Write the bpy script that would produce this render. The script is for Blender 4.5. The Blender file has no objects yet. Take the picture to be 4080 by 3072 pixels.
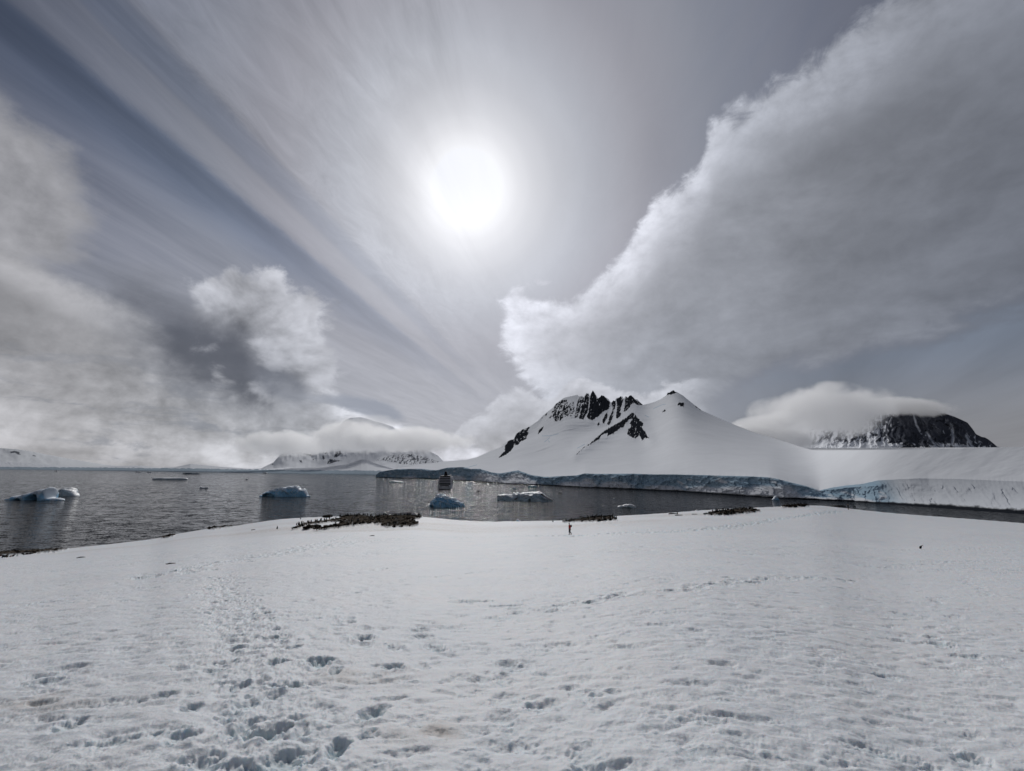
import bpy, bmesh, math, random
import numpy as np
from mathutils import Vector, Matrix

# ------------------------------------------------------------------ camera, sky, sun, exposure
scene = bpy.context.scene
COL = scene.collection
W0, H0 = 4080.0, 3072.0
LENS = 15.5
F = W0 * LENS / 36.0                       # focal length in photo pixels
PITCH = math.radians(11.0)                 # camera looks 11 degrees above the horizon
ROLL = math.radians(0.42)
EYE = 34.0                                 # eye height above the sea
cam_data = bpy.data.cameras.new('camera'); cam = bpy.data.objects.new('camera', cam_data); COL.objects.link(cam)
cam_data.lens = LENS; cam_data.sensor_width = 36.0; cam_data.sensor_fit = 'HORIZONTAL'
cam_data.clip_start = 0.1; cam_data.clip_end = 90000.0
cam.matrix_world = (Matrix.Translation((0, 0, EYE)) @ Matrix.Rotation(math.radians(90) + PITCH, 4, 'X')
                    @ Matrix.Rotation(ROLL, 4, 'Z'))
scene.camera = cam
_R = np.array(cam.matrix_world.to_3x3())

def ray(px, py):
    px, py = np.broadcast_arrays(np.asarray(px, float), np.asarray(py, float))
    v = np.stack([(px - W0 / 2) / F, -(py - H0 / 2) / F, -np.ones_like(px + py)], -1)
    return v @ _R.T
def UV(px, py):                             # slope per metre of depth: sideways, upwards
    r = ray(px, py); return r[..., 0] / r[..., 1], r[..., 2] / r[..., 1]
def AE(px, py):                             # azimuth and elevation in degrees
    r = ray(px, py); return (np.degrees(np.arctan2(r[..., 0], r[..., 1])),
                             np.degrees(np.arctan2(r[..., 2], np.hypot(r[..., 0], r[..., 1]))))

SUN_PX = (1862, 745)
_sr = ray(*SUN_PX); SUN_DIR = Vector(_sr / np.linalg.norm(_sr))
SUN_AZ, SUN_EL = [float(a) for a in AE(*SUN_PX)]
scene.view_settings.view_transform = 'Standard'; scene.view_settings.look = 'None'
scene.view_settings.exposure = 0.0; scene.view_settings.gamma = 1.0

sun_data = bpy.data.lights.new('sun', 'SUN'); sun = bpy.data.objects.new('sun', sun_data); COL.objects.link(sun)
sun_data.energy = 1.65; sun_data.angle = math.radians(3.0); sun_data.color = (1.0, 0.98, 0.955)
sun.rotation_euler = SUN_DIR.to_track_quat('Z', 'Y').to_euler(); sun.location = (0, 0, 300)
scene.cycles.max_bounces = 16; scene.cycles.diffuse_bounces = 4; scene.cycles.glossy_bounces = 3
scene.cycles.volume_bounces = 12; scene.cycles.transparent_max_bounces = 12
scene.cycles.caustics_reflective = False; scene.cycles.caustics_refractive = False
scene.cycles.sample_clamp_indirect = 4.0

# ---- little expression language over shader math nodes
class E:
    nt = None
    def __init__(s, sock): s.s = sock
    @staticmethod
    def op(o, *a, clamp=False):
        n = E.nt.nodes.new('ShaderNodeMath'); n.operation = o; n.use_clamp = clamp
        for i, x in enumerate(a):
            if isinstance(x, E): E.nt.links.new(x.s, n.inputs[i])
            else: n.inputs[i].default_value = float(x)
        return E(n.outputs[0])
    def __add__(a, b): return E.op('ADD', a, b)
    __radd__ = __add__
    def __sub__(a, b): return E.op('SUBTRACT', a, b)
    def __rsub__(a, b): return E.op('SUBTRACT', b, a)
    def __mul__(a, b): return E.op('MULTIPLY', a, b)
    __rmul__ = __mul__
    def __truediv__(a, b): return E.op('DIVIDE', a, b)
    def __rtruediv__(a, b): return E.op('DIVIDE', b, a)
    def __neg__(a): return E.op('MULTIPLY', a, -1)
def sstep(e, lo, hi):                       # smooth 0..1 ramp, also for lo > hi
    n = E.nt.nodes.new('ShaderNodeMapRange'); n.interpolation_type = 'SMOOTHSTEP'
    E.nt.links.new(e.s, n.inputs['Value'])
    a, b = (0, 1) if lo < hi else (1, 0)
    lo, hi = min(lo, hi), max(lo, hi)
    n.inputs['From Min'].default_value = lo; n.inputs['From Max'].default_value = hi
    n.inputs['To Min'].default_value = a; n.inputs['To Max'].default_value = b
    return E(n.outputs['Result'])
def vec(x, y, z):
    n = E.nt.nodes.new('ShaderNodeCombineXYZ')
    for i, a in enumerate((x, y, z)):
        if isinstance(a, E): E.nt.links.new(a.s, n.inputs[i])
        else: n.inputs[i].default_value = float(a)
    return n.outputs[0]
def noise(v, scale, detail=4, rough=0.55, dist=0.0, lac=2.0):
    n = E.nt.nodes.new('ShaderNodeTexNoise'); E.nt.links.new(v, n.inputs['Vector'])
    n.inputs['Scale'].default_value = scale; n.inputs['Detail'].default_value = detail
    n.inputs['Roughness'].default_value = rough; n.inputs['Distortion'].default_value = dist
    n.inputs['Lacunarity'].default_value = lac
    return E(n.outputs[0])
def curve(e, pts):                          # piecewise curve through (x, y) points
    xs = [p[0] for p in pts]; ys = [p[1] for p in pts]
    x0, x1 = min(xs), max(xs); y0, y1 = min(ys), max(ys)
    n = E.nt.nodes.new('ShaderNodeFloatCurve'); c = n.mapping.curves[0]
    P = sorted(((x - x0) / (x1 - x0), (y - y0) / max(y1 - y0, 1e-6)) for x, y in pts)
    while len(c.points) < len(P): c.points.new(0.5, 0.5)
    for p, q in zip(c.points, P): p.location = q; p.handle_type = 'AUTO_CLAMPED'
    n.mapping.extend = 'HORIZONTAL'; n.mapping.update()
    t = E.op('MULTIPLY_ADD', e, 1 / (x1 - x0), -x0 / (x1 - x0), clamp=True)
    E.nt.links.new(t.s, n.inputs['Value'])
    return E(n.outputs[0]) * (y1 - y0) + y0
def ramp(e, stops, lo, hi, interp='LINEAR'):
    n = E.nt.nodes.new('ShaderNodeValToRGB'); n.color_ramp.interpolation = interp
    t = E.op('MULTIPLY_ADD', e, 1 / (hi - lo), -lo / (hi - lo), clamp=True); E.nt.links.new(t.s, n.inputs[0])
    el = n.color_ramp.elements
    while len(el) < len(stops): el.new(0.5)
    for q, (x, c) in zip(el, stops): q.position = (x - lo) / (hi - lo); q.color = (*c, 1)
    return n.outputs[0]
def mixc(fac, a, b, mode='MIX'):
    n = E.nt.nodes.new('ShaderNodeMix'); n.data_type = 'RGBA'; n.blend_type = mode
    if isinstance(fac, E): E.nt.links.new(fac.s, n.inputs[0])
    else: n.inputs[0].default_value = fac
    for i, x in ((6, a), (7, b)):
        if isinstance(x, tuple): n.inputs[i].default_value = (*x, 1)
        elif isinstance(x, E): E.nt.links.new(x.s, n.inputs[i])
        else: E.nt.links.new(x, n.inputs[i])
    return n.outputs[2]
def scalec(c, k):                           # colour times number
    n = E.nt.nodes.new('ShaderNodeVectorMath'); n.operation = 'SCALE'
    if isinstance(c, tuple): n.inputs[0].default_value = c
    else: E.nt.links.new(c, n.inputs[0])
    if isinstance(k, E): E.nt.links.new(k.s, n.inputs['Scale'])
    else: n.inputs['Scale'].default_value = k
    return n.outputs[0]

world = bpy.data.worlds.new('World'); scene.world = world; world.use_nodes = True
def build_sky():
    nt = world.node_tree; nt.nodes.clear(); E.nt = nt
    tc = nt.nodes.new('ShaderNodeTexCoord'); D = tc.outputs['Generated']
    sp = nt.nodes.new('ShaderNodeSeparateXYZ'); nt.links.new(D, sp.inputs[0])
    dx, dy, dz = (E(sp.outputs[i]) for i in range(3))
    az = E.op('ARCTAN2', dx, dy) * (180 / math.pi)
    el = E.op('ARCSINE', dz) * (180 / math.pi)
    dot = nt.nodes.new('ShaderNodeVectorMath'); dot.operation = 'DOT_PRODUCT'
    nt.links.new(D, dot.inputs[0]); dot.inputs[1].default_value = SUN_DIR
    th = E.op('ARCCOSINE', E.op('MINIMUM', E(dot.outputs['Value']), 1.0)) * (180 / math.pi)
    # flat cloud-sheet coordinates, turned so the cirrus streaks run along one axis
    phi = math.radians(8.0)
    zz = E.op('MAXIMUM', dz, 0.02)
    pa = (dx * math.cos(phi) - dy * math.sin(phi)) / zz
    pb = (dx * math.sin(phi) + dy * math.cos(phi)) / zz
    warp = noise(vec(pa * 0.5, pb * 0.25, 3.1), 1.0, 2, 0.5)
    pa2 = pa + (warp - 0.5) * 0.35
    s_big = noise(vec(pa2 * 1.15, pb * 0.10, 0.7), 1.6, 3, 0.5)
    s_mid = noise(vec(pa2 * 2.6, pb * 0.42, 5.7), 2.0, 8, 0.60, 0.45)
    s_fin = noise(vec(pa2 * 5.0, pb * 1.7, 9.7), 2.4, 9, 0.70, 1.2)
    # brightness of the veil by angle from the sun
    veil = ramp(th, [(0, (2.0, 2.0, 1.95)), (2.8, (1.3, 1.29, 1.27)), (4.0, (1.03, 1.02, 1.0)), (5.6, (0.86, 0.85, 0.84)), (7.4, (0.725, 0.72, 0.72)),
                     (10, (0.59, 0.59, 0.60)), (14, (0.48, 0.485, 0.505)), (20, (0.35, 0.345, 0.365)), (27, (0.265, 0.27, 0.295)), (35, (0.185, 0.192, 0.222)),
                     (46, (0.115, 0.120, 0.142)), (60, (0.062, 0.070, 0.088)), (90, (0.06, 0.068, 0.09))], 0, 90, 'CARDINAL')
    dk_edge = sstep(th, 14, 42)
    st = sstep(s_big * 0.40 + s_mid * 0.60, 0.34, 0.66)
    left = sstep(az, 4, -18)
    mod = 1.0 + (st - 0.78) * (0.16 + 0.30 * dk_edge) * (0.16 + 0.84 * left) + (s_fin - 0.5) * (0.10 + 0.34 * left * sstep(pa, -1.15, -0.9)) * sstep(th, 7, 14)
    # the cirrus bands of the left half, across the streak direction: a dark rift with one sharp side
    pa3 = pa + (warp - 0.5) * 0.16 + (s_fin - 0.5) * 0.05
    band_l = curve(pa3, [(-3.2, 1.0), (-2.5, 0.98), (-2.0, 1.0), (-1.7, 0.92), (-1.5, 0.78), (-1.36, 0.62), (-1.28, 0.54), (-1.245, 0.60), (-1.20, 0.90), (-1.13, 1.0), (-1.07, 0.86), (-1.01, 0.76), (-0.95, 0.90),
                         (-0.86, 1.14), (-0.72, 1.10), (-0.62, 1.0), (-0.50, 1.08), (-0.35, 1.0), (0.2, 1.0)])
    fade = sstep(th, 8, 26) * left
    mod = mod * (1 + (band_l - 1.0) * fade)
    gap = sstep(band_l, 0.98, 0.55) * fade
    mod = mod * (1.0 + 0.22 * sstep(el, SUN_EL + 3, SUN_EL - 12))
    col = scalec(veil, mod)
    blu = gap * 0.75 + (1 - st) * 0.35 * dk_edge
    col = mixc(E.op('MINIMUM', blu, 1.0), col, mixc(1.0, col, (0.80, 0.95, 1.17), 'MULTIPLY'))
    # brighter, milky towards the horizon
    lowh = sstep(el, 27, 5) * sstep(az, 30, 0)
    col = mixc(lowh * 0.90, col, scalec(mixc(sstep(az, -40, -12), (0.40, 0.40, 0.415), (0.50, 0.497, 0.515)), 0.95 + (s_mid - 0.5) * 0.35))
    grey_r = sstep(el, 13, 3) * sstep(az, 18, 36)
    col = mixc(grey_r * 0.85, col, (0.255, 0.25, 0.255))

    # lumpy coordinates for the low clouds (direction space, squeezed towards the horizon)
    q = vec(dx * 1.0, dy * 1.0, dz * 1.9)
    n1 = noise(q, 3.2, 9, 0.58, 0.25)
    qq = vec(dx, dy, dz * 1.25)
    n2 = noise(qq, 8.0, 9, 0.60, 0.2)
    so = SUN_DIR * 0.035
    q2 = vec(dx + so.x, dy + so.y, dz * 1.9 + so.z * 1.9)
    n1b = noise(q2, 3.2, 9, 0.58, 0.25)
    so = SUN_DIR * 0.014
    q3 = vec(dx + so.x, dy + so.y, dz * 1.25 + so.z * 1.25 + 0.006)
    n2b = noise(q3, 8.0, 9, 0.60, 0.2)
    lit1 = (n1 - n1b); lit2 = (n2 - n2b)
    n3 = noise(vec(dx, dy, dz * 1.4), 22.0, 8, 0.62, 0.8)
    big = noise(vec(dx, dy, dz * 1.6), 2.4, 3, 0.5)

    azw = az + (n1 - 0.5) * 9.0 + (n2 - 0.5) * 5.0 + (n3 - 0.5) * 2.0
    def edge(pts, w=False):                   # el of a traced cloud edge as a curve over az
        P = [tuple(float(a) for a in AE(x, y)) for x, y in pts]
        return curve(azw if w else az, P)
    # ---- big bank at the right
    re = edge([(1500, 1170), (1985, 1170), (2010, 1150), (2060, 1110), (2120, 1150), (2200, 1165), (2320, 1110), (2440, 1010),
               (2560, 880), (2620, 800), (2690, 745), (2800, 600), (2840, 500), (2960, 420), (3100, 300), (3250, 190), (3380, 90), (3560, -60), (3900, -260)])
    LB = [tuple(float(a) for a in AE(x, y)) for x, y in [(1500, 1000), (1900, 1130), (1965, 1180), (1990, 1260), (1995, 1330), (2050, 1420), (2090, 1500), (2160, 1640), (2260, 1840)]]
    la = curve(el, [(e, a) for a, e in LB])
    rag = (n1 - 0.5) * 7.0 + (n2 - 0.5) * 5.0 + (n3 - 0.5) * 3.4
    t = E.op('SMOOTH_MIN', re - el + rag, az - la + rag * 0.9, 1.2)
    m = sstep(t, -0.35, 1.5)
    tt = E.op('SMOOTH_MIN', re - el, (az - la) * 0.8, 5.0)
    tl = tt + (n1 - 0.5) * 12.0 + (n2 - 0.5) * 3
    shape = curve(tl, [(-3, 1.06), (1.5, 1.10), (4, 1.0), (7, 0.80), (11, 0.66), (17, 0.70), (24, 0.74), (34, 0.82), (60, 0.84)])
    bl = ramp(th, [(8, (0.72, 0.72, 0.74)), (14, (0.63, 0.63, 0.655)), (22, (0.56, 0.56, 0.58)), (30, (0.455, 0.465, 0.49)), (38, (0.37, 0.38, 0.405)),
                   (48, (0.28, 0.292, 0.32)), (60, (0.195, 0.208, 0.238)), (90, (0.12, 0.135, 0.165))], 8, 90)
    fr = sstep(tl, 9, 1)
    bl = scalec(bl, 1.0 + 0.30 * sstep(el, 21, 9) * sstep(az, 26, 12))
    bk = scalec(bl, shape * (1 + lit2 * (0.35 + 0.75 * fr) + lit1 * (0.8 + 0.6 * fr)) * (0.88 + 0.24 * n3) * (0.60 + 0.90 * big) * (0.88 + 0.26 * n1))
    low = edge([(1700, 2600), (2300, 2300), (2440, 1800), (2600, 1720), (2750, 1640), (3000, 1530), (3300, 1430), (3700, 1300), (4080, 1175), (4500, 1060)])
    tb = el - low + (n1 - 0.5) * 11.0 + (n2 - 0.5) * 5.5 + (n3 - 0.5) * 2.0
    m2 = sstep(tb, -2.0, 1.8)
    # blue-grey band under the bank, with streaks
    sk = noise(vec(pa * 0.35 - pb * 0.16, pb * 0.05, 2.2), 3.0, 5, 0.55)
    band = scalec((0.165, 0.187, 0.222), 0.66 + 0.86 * sk)
    band = mixc(sstep(az, 38, 12), band, (0.40, 0.405, 0.43))
    band = mixc(grey_r * 0.9, band, scalec((0.255, 0.25, 0.252), 0.85 + 0.3 * sk))
    inb = sstep(az, 12, 20)
    col = mixc(m * inb * (1 - m2), col, band)
    col = mixc(m * m2, col, bk)
    # small torn puffs above the nose of the bank
    pm = sstep(E.op('ABSOLUTE', az - float(AE(2120, 1120)[0])) * 0.55 + E.op('ABSOLUTE', el - float(AE(2100, 1120)[1])) * 0.8, 3.4, 0.6)
    col = mixc(sstep(n2 * 0.6 + n3 * 0.4 + pm * 0.22, 0.64, 0.74) * pm, col, (0.64, 0.64, 0.665))

    # ---- cumulus band low in the centre
    ce = edge([(1200, 2500), (1560, 1880), (1680, 1770), (1790, 1735), (1860, 1675), (1950, 1620), (2020, 1560), (2100, 1545), (2180, 1570), (2300, 1500),
               (2500, 1560), (2800, 1500), (3000, 1560), (3200, 1700), (3600, 2400)])
    t = ce - el + (n2 - 0.5) * 4.6 + (n3 - 0.5) * 1.8
    m = sstep(t, -0.1, 0.7)
    cc = scalec((0.50, 0.50, 0.515), (1.0 + lit2 * 1.3 + lit1 * 0.6) * curve(t, [(-1, 1.18), (1.2, 1.16), (3, 0.95), (6, 0.85), (12, 0.92)]) * (0.92 + 0.16 * n3))
    cc = mixc(sstep(az, 12, 30) * 0.8, cc, scalec((0.42, 0.43, 0.45), 0.80 + lit2 * 3.2 + 0.35 * n1))
    col = mixc(m * sstep(az, 26, 20), col, cc)

    nP = noise(qq, 6.0, 7, 0.50, 0.35); sp_ = SUN_DIR * 0.030
    nPb = noise(vec(dx + sp_.x + 0.008, dy + sp_.y, dz * 1.25 + sp_.z * 1.25), 6.0, 7, 0.50, 0.35); litP = nP - nPb
    # ---- broad grey bank at the left and its single lit puffs
    le = edge([(-900, 500), (-300, 740), (0, 925), (130, 1000), (250, 1085), (370, 1140), (480, 1180), (560, 1230), (640, 1300), (760, 1360), (1000, 1420), (1250, 1490), (1400, 1600),
               (1600, 1690), (1900, 1760), (2200, 2400)])
    t = le - el + (n1 - 0.5) * 3.6 + (n2 - 0.5) * 3.0 + (n3 - 0.5) * 0.8
    m = sstep(t, -0.5, 1.6)
    lb = ramp(az, [(-62, (0.345, 0.335, 0.33)), (-45, (0.39, 0.38, 0.375)), (-28, (0.45, 0.45, 0.455)), (-10, (0.53, 0.53, 0.55))], -62, -10)
    shl = curve(t, [(-1, 1.16), (1.5, 1.22), (4.5, 0.84), (7.5, 0.80), (12, 0.96), (30, 0.95)])
    lowl = sstep(el, 15, 6)
    lb = scalec(lb, 1.0 + 0.16 * sstep(el, 15, 5))
    lb = scalec(lb, shl * (1.0 + lit1 * (0.9 + 0.8 * lowl) + lit2 * (0.85 + 1.0 * lowl) + litP * 1.5 * lowl) * (0.62 + 0.44 * n1 + 0.34 * big))
    nh = noise(vec(dx, dy, dz * 4.5), 7.0, 8, 0.62, 0.5)
    dkp = sstep(nh, 0.52, 0.66) * sstep(el, 14, 6)
    lb = mixc(dkp * 0.55, lb, (0.19, 0.205, 0.235))
    col = mixc(m, col, lb)
    def blob(cx, cy, rx, ry, tilt, amp, soft):
        a0, e0 = (float(v) for v in AE(cx, cy)); ra = rx / F * 57.3 * 0.85; rb = ry / F * 57.3
        c, s = math.cos(tilt), math.sin(tilt)
        u = ((az - a0) * c + (el - e0) * s) / ra; v = ((el - e0) * c - (az - a0) * s) / rb
        r = E.op('SQRT', u * u + v * v)
        return sstep(r + (n2 - 0.5) * amp + (n1 - 0.5) * amp * 0.6, 1.0 + soft, 1.0 - soft), u, v
    b, u, v = blob(-40, 690, 270, 165, math.radians(-24), 1.2, 0.22)
    col = mixc(b * 0.85, col, scalec((0.36, 0.35, 0.345), 1.0 + lit2 * 1.5))
    b, u, v = blob(1070, 1350, 305, 185, math.radians(-22), 1.7, 0.12)   # lit puff
    col = mixc(b, col, scalec((0.545, 0.545, 0.56), (0.96 + litP * 3.0 + lit2 * 0.6) * (0.94 + 0.12 * n3)))
    b0, u, v = blob(960, 1470, 430, 170, math.radians(-24), 1.2, 0.5)
    col = mixc(b0 * 0.45, col, scalec((0.40, 0.405, 0.42), 0.9 + litP * 1.6))
    b, u, v = blob(880, 1435, 330, 120, math.radians(-26), 1.3, 0.62)
    b = b * (0.40 + 0.60 * sstep(litP * 0.7 + u * 0.05 + v * 0.05, 0.10, 0.01))    # its dark underside
    col = mixc(b * 0.93, col, scalec((0.090, 0.095, 0.112), 0.72 + 0.6 * n2))
    b, u, v = blob(1130, 1540, 130, 45, math.radians(-25), 0.8, 0.5)
    col = mixc(b * 0.7, col, (0.19, 0.20, 0.225))
    b, u, v = blob(1450, 1625, 150, 34, math.radians(-14), 2.0, 0.35)
    col = mixc(b * 0.8, col, (0.30, 0.32, 0.365))
    b, u, v = blob(1330, 1598, 120, 14, math.radians(-4), 2.0, 0.5)
    col = mixc(b * 0.6, col, (0.34, 0.355, 0.39))

    col = mixc(1.0, col, (0.965, 0.988, 1.055), 'MULTIPLY')
    col = scalec(col, 1.0 - 0.38 * sstep(dy, 0.25, -0.40))      # unseen sky behind the camera dimmed to weaken its fill light
    sky = nt.nodes.new('ShaderNodeTexSky'); sky.sky_type = 'NISHITA'; sky.sun_disc = False
    sky.sun_elevation = math.radians(SUN_EL); sky.sun_rotation = math.radians(SUN_AZ)
    b1 = nt.nodes.new('ShaderNodeBackground'); nt.links.new(sky.outputs[0], b1.inputs[0]); b1.inputs[1].default_value = 0.05
    b2 = nt.nodes.new('ShaderNodeBackground'); nt.links.new(col, b2.inputs[0]); b2.inputs[1].default_value = 1.0
    mx = nt.nodes.new('ShaderNodeMixShader'); mx.inputs[0].default_value = 0.96
    out = nt.nodes.new('ShaderNodeOutputWorld')
    nt.links.new(b1.outputs[0], mx.inputs[1]); nt.links.new(b2.outputs[0], mx.inputs[2]); nt.links.new(mx.outputs[0], out.inputs[0])
build_sky()
world.cycles.sampling_method = 'MANUAL'; world.cycles.sample_map_resolution = 1024

# ------------------------------------------------------------------ helpers: noise, meshes, tags
_rng = np.random.RandomState(7)
_P = np.concatenate([_rng.permutation(512)] * 3)
_A = _rng.rand(512) * 2 * np.pi; _GX, _GY = np.cos(_A), np.sin(_A)
def perlin(x, y, seed=0):
    x = np.asarray(x, float) + seed * 17.31; y = np.asarray(y, float) + seed * 9.77
    xi = np.floor(x).astype(int); yi = np.floor(y).astype(int); fx = x - xi; fy = y - yi
    u = fx * fx * fx * (fx * (fx * 6 - 15) + 10); v = fy * fy * fy * (fy * (fy * 6 - 15) + 10)
    xi &= 511; yi &= 511
    def g(i, j, a, b):
        h = _P[_P[(xi + i) & 511] + ((yi + j) & 511)]; return _GX[h] * a + _GY[h] * b
    n00 = g(0, 0, fx, fy); n10 = g(1, 0, fx - 1, fy); n01 = g(0, 1, fx, fy - 1); n11 = g(1, 1, fx - 1, fy - 1)
    return ((n00 * (1 - u) + n10 * u) * (1 - v) + (n01 * (1 - u) + n11 * u) * v) * 1.5
def fbm(x, y, octv=5, gain=0.5, seed=0, ridged=False):
    s = 0; a = 1.0; t = 0
    for k in range(octv):
        n = perlin(x * 2 ** k, y * 2 ** k, seed + k * 3)
        if ridged: n = 1 - 2 * np.abs(n)
        s = s + a * n; t += a; a *= gain
    return s / t
def smooth(a, b, x):
    t = np.clip((x - a) / (b - a), 0, 1); return t * t * (3 - 2 * t)

def tag(o, label=None, cat=None, group=None, kind=None):
    if label: o['label'] = label
    if cat: o['category'] = cat
    if group: o['group'] = group
    if kind: o['kind'] = kind
    return o
def link(name, me, mat=None, parent=None, smooth_=False):
    if mat is not None: me.materials.append(mat)
    o = bpy.data.objects.new(name, me); COL.objects.link(o)
    if parent is not None: o.parent = parent
    if smooth_: me.polygons.foreach_set('use_smooth', np.ones(len(me.polygons), bool))
    return o
def grid_mesh(name, P, smooth_=True, wrap=False, flip=False):
    """P: (rows, cols, 3) points."""
    n, m = P.shape[:2]; me = bpy.data.meshes.new(name)
    me.vertices.add(n * m); me.vertices.foreach_set('co', P.reshape(-1).astype(np.float32))
    i = np.arange(n - 1)[:, None] * m; j = np.arange(m - (0 if wrap else 1))[None, :]
    j2 = (j + 1) % m
    q = np.stack([i + j, i + j2, i + m + j2, i + m + j], -1).reshape(-1, 4)
    if flip: q = q[:, ::-1]
    k = len(q); me.loops.add(4 * k); me.polygons.add(k)
    me.loops.foreach_set('vertex_index', q.reshape(-1).astype(np.int32))
    me.polygons.foreach_set('loop_start', (np.arange(k) * 4).astype(np.int32))
    me.polygons.foreach_set('use_smooth', np.full(k, smooth_))
    me.update(); return me
def attr(me, name, vals):
    a = me.attributes.new(name, 'FLOAT', 'POINT'); a.data.foreach_set('value', np.asarray(vals, np.float32).reshape(-1))
def empty(name, loc=(0, 0, 0), rz=0):
    o = bpy.data.objects.new(name, None); COL.objects.link(o); o.location = loc; o.rotation_euler = (0, 0, rz)
    o.empty_display_size = 0.2; return o

def material(name):
    m = bpy.data.materials.new(name); m.use_nodes = True; E.nt = m.node_tree
    b = m.node_tree.nodes['Principled BSDF']; return m, m.node_tree, b
def plain(name, c, rough=0.7, metal=0.0, spec=0.3, var=0.12, sc=3.0):
    m, nt, b = material(name)
    tc = nt.nodes.new('ShaderNodeTexCoord'); n = noise(tc.outputs['Object'], sc, 5)
    col = scalec(tuple(c), 1 - var + n * 2 * var)
    nt.links.new(col, b.inputs['Base Color']); b.inputs['Roughness'].default_value = rough
    b.inputs['Metallic'].default_value = metal; b.inputs['Specular IOR Level'].default_value = spec
    return m
def getattr_node(nt, name):
    a = nt.nodes.new('ShaderNodeAttribute'); a.attribute_name = name; return E(a.outputs['Fac'])
def bump(nt, b, h, strength, dist):
    n = nt.nodes.new('ShaderNodeBump'); n.inputs['Strength'].default_value = strength; n.inputs['Distance'].default_value = dist
    nt.links.new(h.s, n.inputs['Height']); nt.links.new(n.outputs[0], b.inputs['Normal'])

def m_snow_near():
    m, nt, b = material('snow_ground')
    tc = nt.nodes.new('ShaderNodeTexCoord'); O = tc.outputs['Object']
    n = noise(O, 0.5, 6, 0.6); n2 = noise(O, 14, 4, 0.6); n3 = noise(O, 90, 2, 0.6)
    dirt = getattr_node(nt, 'dirt'); dent = getattr_node(nt, 'dent')
    c = mixc(sstep(n, 0.35, 0.7), (0.765, 0.79, 0.82), (0.81, 0.82, 0.835))
    c = mixc(dent, c, (0.60, 0.73, 0.77))  # dents bluer and darker: scattered light and shade put into the colour
    c = mixc(dirt * 0.7 * sstep(noise(O, 2.2, 6, 0.7), 0.35, 0.65), c, (0.40, 0.32, 0.25))
    c = mixc(getattr_node(nt, 'mud'), c, scalec((0.05, 0.042, 0.034), 0.5 + noise(O, 1.5, 5, 0.7)))
    nt.links.new(c, b.inputs['Base Color']); b.inputs['Roughness'].default_value = 0.6
    nt.links.new(((1 - getattr_node(nt, 'mud')) * 0.25).s, b.inputs['Specular IOR Level'])
    b.inputs['Subsurface Weight'].default_value = 0.6; b.inputs['Subsurface Scale'].default_value = 0.06; b.inputs['Subsurface Radius'].default_value = (0.6, 0.85, 1.0)
    n4 = noise(O, 2.4, 5, 0.62)
    bump(nt, b, n2 * 0.02 + n3 * 0.005 + n4 * 0.10, 0.5, 1.0)
    return m
def m_mountain(name, rock=(0.022, 0.025, 0.031), snow=(0.86, 0.88, 0.91), ice=(0.43, 0.58, 0.69)):
    m, nt, b = material(name)
    tc = nt.nodes.new('ShaderNodeTexCoord'); O = tc.outputs['Object']
    r = getattr_node(nt, 'rock'); i = getattr_node(nt, 'ice'); bl = getattr_node(nt, 'blue')
    n = noise(O, 0.03, 8, 0.65); n2 = noise(O, 0.25, 5, 0.6)
    icec = scalec(ice, 0.75 + 0.5 * n); icec = mixc(bl, icec, (0.16, 0.36, 0.55))
    c = mixc(i, scalec(snow, (0.93 + 0.14 * n) * (0.93 + 0.14 * noise(O, 0.005, 6, 0.6, 0.5))), icec)
    c = mixc(r, c, scalec(rock, 0.6 + 0.9 * n2))
    nt.links.new(c, b.inputs['Base Color']); b.inputs['Roughness'].default_value = 0.75
    b.inputs['Specular IOR Level'].default_value = 0.0
    return m

# ------------------------------------------------------------------ the snow slope we stand on
_crest = [(-900, 2296, 165), (0, 2200, 178), (164, 2192, 178), (280, 2185, 172), (480, 2163, 172), (621, 2147, 175), (656, 2138, 176), (700, 2128, 174), (820, 2108, 170),
          (920, 2098, 165), (1100, 2070, 158), (1197, 2063, 156), (1276, 2060, 154), (1364, 2057, 150), (1482, 2058, 147), (1600, 2058, 143), (1690, 2060, 139),
          (1789, 2070, 134), (1880, 2077, 130), (1970, 2079, 128), (2079, 2077, 126), (2201, 2075, 125), (2300, 2071, 126), (2459, 2056, 128),
          (2648, 2046, 130), (2797, 2034, 136), (2996, 2024, 144), (3115, 2019, 150), (3225, 2014, 154), (3285, 2017, 155), (3400, 2030, 155),
          (3565, 2047, 150), (3800, 2064, 142), (4080, 2086, 132), (4500, 2118, 122), (5200, 2170, 110)]
_cu, _cv = UV([c[0] for c in _crest], [c[1] for c in _crest]); _cY = np.array([c[2] for c in _crest], float)
_o = np.argsort(_cu); _cu, _cv, _cY = _cu[_o], _cv[_o], _cY[_o]
_ug = np.linspace(-3, 3, 3001)
def _gs(v, w):
    k = np.arange(-3 * w, 3 * w + 1e-9, w / 50); g = np.exp(-(k / w) ** 2); g /= g.sum(); a = np.interp(_ug, _cu, v)
    return sum(gi * np.interp(_ug + ki, _ug, a) for gi, ki in zip(g, k))
_cv, _cY = _gs(_cv, 0.018), _gs(_cY, 0.10); _cu = _ug
def base_h(u, Y):
    """height of the smooth slope at lateral slope u and depth Y"""
    v = np.interp(u, _cu, _cv); Yc = np.interp(u, _cu, _cY); Dc = -v * Yc
    b = 0.00036 * smooth(-0.95, -0.25, u) + 0.00028 * smooth(0.25, 0.85, u)
    a = (Dc - 1.6 + b * Yc * Yc) / Yc
    Ym = np.minimum(Y, Yc)
    d = 1.6 + a * Ym - b * Ym * Ym
    e = np.maximum(Y - Yc, 0)
    sl = a - 2 * b * Yc
    d = d + sl * e + 0.010 * e * e + 0.16 * np.maximum(e - 1.5, 0)
    return EYE - d
_Yg = np.geomspace(1.5, 400, 4000)
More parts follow.
